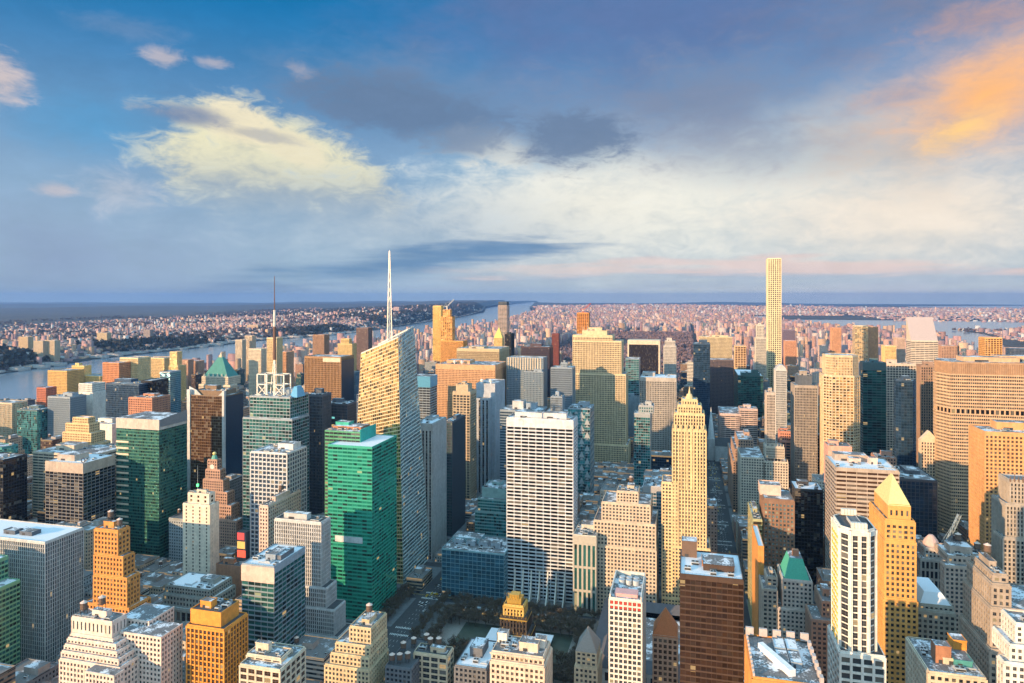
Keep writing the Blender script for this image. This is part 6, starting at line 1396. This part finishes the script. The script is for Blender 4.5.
# visibility of every candidate through a coarse depth-sorted raster
def hullmask(pts, Wd, Hd):
    pts = sorted(set((round(p[0], 2), round(p[1], 2)) for p in pts))
    if len(pts) < 3: return None
    def half(ps):
        o = []
        for p in ps:
            while len(o) > 1 and (o[-1][0] - o[-2][0]) * (p[1] - o[-2][1]) - (o[-1][1] - o[-2][1]) * (p[0] - o[-2][0]) <= 0: o.pop()
            o.append(p)
        return o[:-1]
    H = half(pts) + half(pts[::-1])
    xa, xb = max(0, int(min(p[0] for p in H))), min(Wd - 1, int(max(p[0] for p in H)) + 1); ya, yb = max(0, int(min(p[1] for p in H))), min(Hd - 1, int(max(p[1] for p in H)) + 1)
    if xb < xa or yb < ya: return None
    gx, gy = np.meshgrid(np.arange(xa, xb + 1) + .5, np.arange(ya, yb + 1) + .5)
    M = np.ones(gx.shape, bool)
    for p, q in zip(H, H[1:] + H[:1]): M &= (q[0] - p[0]) * (gy - p[1]) - (q[1] - p[1]) * (gx - p[0]) >= 0
    return xa, ya, M
items = [(t[2], k, t) for k, t in enumerate(cand)] + [(f_[2], -1, (f_[0], f_[1], f_[2], f_[3], 0, h_, 0, 0)) for f_, h_ in []]
import builtins
HB = []
for o in list(COL.objects):
    if o.parent is None and o.type == 'EMPTY' and o.get('category') not in ('tree', 'crane', 'pavilion'):
        for ch in o.children:
            if ch.type == 'MESH' and ch.name.split('.')[0] in ('tower_shaft', 'setback', 'wing', 'facade', 'crown', 'upper_shaft'):
                co = np.empty(len(ch.data.vertices) * 3, np.float32); ch.data.vertices.foreach_get('co', co); co = co.reshape(-1, 3) + np.array(o.location)
                mn, mx = co.min(0), co.max(0); HB.append((mn[1], -1, (mn[0], mx[0], mn[1], mx[1], mn[2], mx[2], 0, 0)))
buf = np.zeros((683, 1024), bool)
for yk, k, t in sorted(items + HB, key=lambda e: e[0]):
    x0, x1, y0, y1, z0, z1 = t[:6]
    if y0 < 5: continue
    mk = hullmask([topix(x, y, z) for x in (x0, x1) for y in (y0, y1) for z in (z0, z1)], 1024, 683)
    if mk is None: continue
    xa, ya, M = mk; sub = buf[ya:ya + M.shape[0], xa:xa + M.shape[1]]
    if k >= 0: cand[k][7] = int((M & ~sub).sum())
    sub |= M
order = sorted(range(len(cand)), key=lambda k: -cand[k][7])
chosen = [k for k in order[:235] if cand[k][7] >= 10]
USED = set()
NICKS = [h for h in HERO if not h[0].startswith(('riverbank', 'second'))]
def make_label(t, wn, extra):
    x0, x1, y0, y1, z0, z1 = t[:6]
    px, py = topix((x0 + x1) / 2, y0, z1)
    size = 'tall' if z1 > 75 else ('mid-height' if z1 > 38 else 'low')
    sl = 'slim ' if x1 - x0 < 22 and z1 > 38 else ('broad ' if x1 - x0 > 33 else '')
    near = sorted(NICKS, key=lambda h: (max(0, h[3] - px, px - h[4])) * 1.0 + .35 * max(0, h[2] - py, py - h[6]) + .004 * abs(h[5] - y0))
    for h in near[:14]:
        if px < h[3] + 2: rel = 'left of'
        elif px > h[4] - 2: rel = 'right of'
        else: rel = 'behind' if y0 > h[5] else 'in front of'
        L = f'{size} {sl}{wn} building with {extra}, {rel} the {h[0]}'
        if len(L.split()) <= 16 and L not in USED: USED.add(L); return L
    L = f'{size} {sl}{wn} building with {extra}, far off among many roofs'
    return L
FK = [facade_mat('punch'), facade_mat('ribbon'), facade_mat('glass')]
rr = random.Random(23)
for q, k in enumerate(chosen):
    t = cand[k]; x0, x1, y0, y1, z0, z1, ci, vis = t
    colr, wn = WCOL[ci]; v = rr.uniform(.85, 1.15); colr = tuple(c * v for c in colr); sty = 2 if 'glass' in wn else (0 if rr.random() < .75 else 1)
    cx, cy = (x0 + x1) / 2, (y0 + y1) / 2
    kind = rr.choice(('tank', 'bulk', 'set', 'gear'))
    if z1 < 30 and kind == 'set': kind = 'bulk'
    extra = {'tank': 'a rooftop water tank', 'bulk': 'a rooftop bulkhead', 'set': 'a set-back top', 'gear': 'rooftop machinery'}[kind]
    nm = 'brick_building' if 'brick' in wn else ('stone_building' if 'stone' in wn else 'office_building')
    dz = -drop(cx, cy)
    root = empty(nm, (cx, y0, dz), make_label(t, wn, extra), 'building', 'unremarkable buildings filling the blocks'); org = (cx, y0, 0)
    fm = FK[sty]; fl, bay = 3.6, 3.2
    def shell(a, b_, c, d, za, zb, name):
        mb = MB(); mb.col = colr; mb.prism([(a, c), (b_, c), (b_, d), (a, d)], za, zb, fm, bay=bay, fl=fl)
        for (p0, p1, p2, p3) in ((a, b_, c - .15, c + .4), (a, b_, d - .4, d + .15), (a - .15, a + .4, c + .4, d - .4), (b_ - .4, b_ + .15, c + .4, d - .4)):
            mb.box(p0, p1, p2, p3, zb - .6, zb + .9, fm)
        for (p0, p1, p2, p3) in ((a - .3, b_ + .3, c - .35, c - .15),): mb.box(p0, p1, p2, p3, zb - 1.5, zb - .7, fm, bottom=True)
        for i in range(len(mb.uv)):
            pass
        return mb.build(name, root, org, color=True)
    if kind == 'set':
        zs = z1 * rr.uniform(.72, .86); e = rr.uniform(2.5, 5)
        shell(x0, x1, y0, y1, 0, zs, 'wall'); shell(x0 + e, x1 - e, y0 + e, y1 - e * .5, zs, z1, 'setback')
        tx0, tx1, ty0, ty1 = x0 + e, x1 - e, y0 + e, y1 - e * .5
    else:
        shell(x0, x1, y0, y1, 0, z1, 'wall'); tx0, tx1, ty0, ty1 = x0, x1, y0, y1
    w, d = tx1 - tx0, ty1 - ty0
    if w > 6 and d > 6:
        bw, bd = w * rr.uniform(.25, .45), d * rr.uniform(.3, .45); bx, by = tx0 + 1 + (w - bw - 2) * rr.random(), ty0 + 1 + (d - bd - 2) * rr.uniform(.3, 1)
        mb = MB(); mb.box(bx, bx + bw, by, by + bd, z1 + .02, z1 + rr.uniform(3, 5.5), wall((.38, .33, .30)), roofm('mixed')); mb.build('bulkhead', root, org)
        if kind == 'tank':
            tkx = tx0 + 3 if bx - tx0 > 6 else tx1 - 3
            o = root.location; tt = child('water_tank', ME_TANK, root, (tkx - o.x, ty0 + d * .45 - o.y, z1 + 3)); child('tank_roof', ME_TROOF, tt, (0, 0, 0)); child('stand', ME_TLEG, tt, (0, 0, 0))
        if kind == 'gear' or vis > 300:
            for g_ in range(3):
                x, y = tx0 + 2 + (w - 4) * rr.random(), ty0 + 2 + (d - 4) * rr.random() * .5
                if bx - 3 < x < bx + bw + 3 and by - 3 < y: continue
                child('air_handler', ME_AH, root, (x - cx, y - y0, z1 + .05 * g_), (rr.uniform(1.5, 3), rr.uniform(1.5, 3), rr.uniform(1.3, 2.2)))
# --- what nobody could count: one mesh per district
def mass(name, label, boxes, kind='far'):
    """boxes: array of x0,x1,y0,y1,z0,z1,r,g,b,(bay)"""
    B = np.array(boxes, np.float32); n = len(B)
    x0, x1, y0, y1, z0, z1 = B[:, :6].T
    c = np.stack([np.stack(p, 1) for p in ((x0, y0, z0), (x1, y0, z0), (x1, y1, z0), (x0, y1, z0), (x0, y0, z1), (x1, y0, z1), (x1, y1, z1), (x0, y1, z1))], 1).reshape(-1, 3)
    fi = np.array([(0, 1, 5, 4), (1, 2, 6, 5), (2, 3, 7, 6), (3, 0, 4, 7), (4, 5, 6, 7)])
    F_ = (np.arange(n)[:, None, None] * 8 + fi[None]).reshape(-1)
    me = bpy.data.meshes.new(name); me.vertices.add(n * 8); me.vertices.foreach_set('co', c.ravel())
    me.loops.add(n * 20); me.loops.foreach_set('vertex_index', F_.astype(np.int32)); me.polygons.add(n * 5)
    me.polygons.foreach_set('loop_start', np.arange(n * 5, dtype=np.int32) * 4)
    me.materials.append(facade_mat(kind))
    uv = np.zeros((n, 5, 4, 2), np.float32); bay = 4.5
    wx_ = np.maximum(1, np.round((x1 - x0) / bay)); wy_ = np.maximum(1, np.round((y1 - y0) / bay)); hz = np.maximum(1, np.round((z1 - z0) / 3.6))
    for k, wv_ in ((0, wx_), (1, wy_), (2, wx_), (3, wy_)):
        off = np.arange(n) * 13 + k * 7
        uv[:, k, 0, 0] = off; uv[:, k, 1, 0] = off + wv_; uv[:, k, 2, 0] = off + wv_; uv[:, k, 3, 0] = off
        uv[:, k, 2, 1] = hz; uv[:, k, 3, 1] = hz
    me.uv_layers.new(name='UVMap').data.foreach_set('uv', uv.ravel())
    ca = me.attributes.new('Col', 'FLOAT_COLOR', 'FACE'); colr = np.ones((n, 5, 4), np.float32); colr[:, :, :3] = B[:, None, 6:9]; ca.data.foreach_set('color', colr.ravel())
    me.update(calc_edges=True); me.validate()
    o = bpy.data.objects.new(name, me); COL.objects.link(o); return tag(o, label, 'city buildings', kind='stuff')
rs = random.Random(77)
RUP = [(.52, .28, .21), (.46, .24, .20), (.58, .38, .30), (.40, .22, .22), (.56, .42, .36), (.34, .20, .20), (.60, .36, .22), (.36, .26, .28)]
def rup():
    c = RUP[rs.randrange(len(RUP))]; v = rs.uniform(.8, 1.45); return tuple(q * v for q in c)
def rcol(warm=.5):
    c = WCOL[rs.randrange(9)][0]; v = rs.uniform(.75, 1.2); return tuple(q * v for q in c)
rest = []
ch = set(chosen)
for k, t in enumerate(cand):
    if k in ch: continue
    d = drop(t[0], t[2]); rest.append((t[0], t[1], t[2], t[3], -d, t[5] - d, *WCOL[t[6]][0]))
    if t[5] > 18: rest.append((t[0] + 3, t[0] + 3 + (t[1] - t[0]) * .3, t[2] + 6, t[2] + 15, t[5] - d, t[5] + 4 - d, .35, .31, .28))
mass('city_blocks', 'the many small buildings filling the city blocks between the towers', rest, 'punch')
south = []
for i in range(len(AVE) - 1):
    for s in range(16, 38):
        a, c = AVE[i] + 14, AVE[i + 1] - 14; y0, y1 = sy(s) + 8, sy(s + 1) - 8
        if y1 > 340 or (-130 < a < 60 and -200 < y0 < 120): continue
        x = a
        while x < c - 12:
            x1 = min(c, x + rs.uniform(24, 48)); h = rs.uniform(12, 34) if rs.random() < .9 else rs.uniform(34, 60)
            px, py = topix((x + x1) / 2, max(y0, 40), h)
            if y0 > 60 and py < 690 and -60 < px < 1090: h = 20
            south.append((x, x1 - .5, y0, y1, 0, h, *rcol())); x = x1
mass('city_blocks', 'city blocks lying behind the viewpoint, just off the bottom of the photo', south, 'punch')
up = []
y = sy(59) + 20
while y < 12500:
    pitch = 32 if y < 5000 else 46
    xl, xr = interp(EASTB, y) + 30, interp(ERW, y) - 30
    x = xl
    while x < xr:
        w = rs.choice((9, 11, 13, 16, 20, 26, 38)) if y < 5000 else rs.choice((14, 18, 24, 34, 50))
        px, py = topix(x, y, 0)
        if -40 < px < 1064 and not (y < 6100 and -840 < x + w and x < 66):
            if free(x, x + w, y, y + 28) and (y > 8000 or not any(a_ - 9 < x + w and x < a_ + 9 for a_ in AVE)):
                h = zone(x, y, rs)
                edge = (66 < x < 190 or -960 < x < -835) and y < 6100
                if edge: h = max(h, rs.uniform(38, 60))
                if 53 < x < 1150 and y < 6200 and rs.random() < .12: h = rs.uniform(60, 120)
                if -1700 < x < -900 and y < 5000 and rs.random() < .06: h = rs.uniform(60, 110)
                d = drop(x, y); up.append((x, x + w - 2, y, y + pitch * rs.uniform(.5, .66), -d, h - d + hill(x, y), *rup()))
        x += w
        if rs.random() < .06: x += 16
    y += pitch
mass('uptown_blocks', 'dense rosy rooftops of the uptown districts running to the horizon', up)
def scatter(n, xf, ok, hfun, wmin, wmax, white=.1, z=0):
    out = []
    for k in range(n):
        x, y = xf()
        px, py = topix(x, y, 0)
        if not (-60 < px < 1084) or not ok(x, y): continue
        w, d = rs.uniform(wmin, wmax), rs.uniform(wmin, wmax) * .7; g = hill(x, y) - drop(x, y) + z
        c = rup() if rs.random() > white else (.66, .64, .64)
        out.append((x, x + w, y, y + d, g - 6, g + hfun(), *c))
    return out
cl = [(rs.uniform(-6500, -3050), rs.uniform(2200, 11000)) for k in range(70)]
def njx():
    if rs.random() < .55:
        c = rs.choice(cl); return c[0] + rs.gauss(0, 260), c[1] + rs.gauss(0, 420)
    y = 1900 + 13000 * rs.random() ** 1.3; return interp(WEST, y) - 60 - 4200 * rs.random() ** 1.4, y
nj = scatter(17000, njx, lambda x, y: x < interp(WEST, y) - 40, lambda: rs.choice((7, 8, 9, 10, 12, 14)) if rs.random() < .95 else rs.uniform(22, 45), 7, 30, .12)
y = 1500
while y < 6000:
    x = interp(WEST, y)
    if rs.random() < .75: d = drop(x, y); nj.append((x - rs.uniform(70, 130), x + rs.uniform(-20, 40), y, y + rs.uniform(30, 60), -d - 3, rs.uniform(5, 16) - d, .46, .42, .40))
    y += rs.uniform(60, 120)
mass('western_town', 'low towns and warehouses spread along the far bank of the wide river', nj)
bx = scatter(14000, lambda: (rs.uniform(-4200, 2500) + 0, 12300 + 9000 * rs.random() ** 1.5), lambda x, y: x > interp(EASTB, y) + 60, lambda: rs.choice((12, 16, 20, 24)) if rs.random() < .93 else rs.uniform(35, 60), 14, 52, .12)
mass('northern_town', 'hazy northern districts beyond the uptown rooftops', bx)
qs = scatter(11000, lambda: (2300 + 6500 * rs.random() ** 1.2, rs.uniform(2500, 7500)), lambda x, y: x > 2150 + 350 * math.sin(y / 900.0) + 30, lambda: rs.choice((8, 10, 12, 16)) if rs.random() < .93 else rs.uniform(25, 60), 12, 46, .14)
qs += scatter(8000, lambda: (rs.uniform(1300, 9000), 10000 + 14000 * rs.random()), lambda x, y: x > 2650 and x < 9300, lambda: rs.choice((8, 10, 12, 16)) if rs.random() < .95 else rs.uniform(25, 60), 18, 60, .14)
mass('eastern_town', 'low rosy districts beyond the narrow river on the right', qs)
for k in range(14):      # piers on the near bank
    y = 1550 + k * 95; x = interp(EASTB, y); 
mbp = MB()
# woods: the big park and the wooded slopes over the river
def woods(name, label, pts, size, colr, seed):
    r = np.random.default_rng(seed); P = np.array(pts, np.float32); n = len(P); k = 9
    ctr = np.repeat(P, k, 0); N_ = len(ctr); s = (size * r.uniform(.6, 1.3, N_)).astype(np.float32)
    off = r.normal(0, 1, (N_, 3)) * np.array([.42, .42, .30]) * s[:, None]; off[:, 2] = np.abs(off[:, 2]) + .35 * s
    c = ctr + off; a = r.normal(0, 1, (N_, 3)); a /= np.linalg.norm(a, axis=1)[:, None]; b2 = np.cross(a, r.normal(0, 1, (N_, 3))); b2 /= np.linalg.norm(b2, axis=1)[:, None]
    a *= (s * .42)[:, None]; b2 *= (s * .42)[:, None]
    v = np.stack([c - a, c - b2 * .8, c + a, c + b2 * .8], 1).reshape(-1, 3).astype(np.float32)
    me = bpy.data.meshes.new(name); me.vertices.add(N_ * 4); me.vertices.foreach_set('co', v.ravel()); me.loops.add(N_ * 4); me.loops.foreach_set('vertex_index', np.arange(N_ * 4, dtype=np.int32)); me.polygons.add(N_); me.polygons.foreach_set('loop_start', np.arange(N_, dtype=np.int32) * 4)
    me.materials.append(plain(name + '_foliage', colr, .95, 0, .45, .02)); me.update(calc_edges=True); me.validate()
    o = bpy.data.objects.new(name, me); COL.objects.link(o); tag(o, label, 'woods', kind='stuff')
PROT2 = 0
pp = []
while len(pp) < 9000:
    x, y = rs.uniform(-815, 35), 2065 + 4000 * rs.random()
    if ((x + 420) / 190) ** 2 + ((y - 4750) / 330) ** 2 < 1: continue
    if math.sin(x / 90.0 + 1.3) * math.sin(y / 160.0) > .72: continue
    pp.append((x, y, -drop(x, y)))
woods('park_woods', 'bare dusky woods of the big park between the uptown rooftops', pp, 15, (.20, .14, .15), 4)
ww = []
while len(ww) < 9000:
    y = 1900 + 16000 * rs.random() ** 1.2; x = interp(WEST, y) - 70 - (330 if y < 7000 else 900) * rs.random()
    if rs.random() < .5: y = rs.uniform(8000, 17000); x = interp(WEST, y) - 80 - 3600 * rs.random() ** 1.3
    px, py = topix(x, y, 0)
    if px < -40: continue
    if y < 7000 and math.sin(y / 260.0) + .5 * math.sin(y / 97.0) < -.35: continue
    ww.append((x, y, hill(x, y) - drop(x, y)))
woods('cliff_woods', 'dark wooded cliffs on the far bank of the wide river', ww, 24, (.035, .040, .042), 5)
tt = []
while len(tt) < 7000:
    if rs.random() < .5: y = 2000 + 13000 * rs.random(); x = interp(WEST, y) - 60 - 5000 * rs.random() ** 1.3
    elif rs.random() < .5: x, y = rs.uniform(-4500, 3000), 12400 + 9000 * rs.random()
    else: x, y = 2400 + 6000 * rs.random(), rs.uniform(3000, 7400)
    px, py = topix(x, y, 0)
    if -30 < px < 1054 and math.sin(x / 310.0 + y / 800.0) + math.sin(y / 430.0 - x / 900.0) > -.2 and not (interp(WEST, y) - 40 < x < interp(EASTB, y) + 40): tt.append((x, y, hill(x, y) - drop(x, y)))
woods('suburb_woods', 'dusky bare trees between the far low roofs', tt, 20, (.075, .062, .07), 6)
# ------------------------------------------------------------------ the air itself
hz, n, b_, out = new_mat('air_haze'); n.n.remove(b_)
pv = n.node('ShaderNodeVolumePrincipled'); pv.inputs['Color'].default_value = (.26, .50, 1.0, 1); pv.inputs['Density'].default_value = HAZE = 0.000026; pv.inputs['Anisotropy'].default_value = .25
n.l.new(pv.outputs[0], out.inputs['Volume'])
mb = MB(); L_ = 32000; mb.box(-L_, L_, -3400, 38000, -300, 446, hz, bottom=True)
o = mb.build('haze'); tag(o, 'thin bluish air over the whole city', 'haze', kind='stuff')
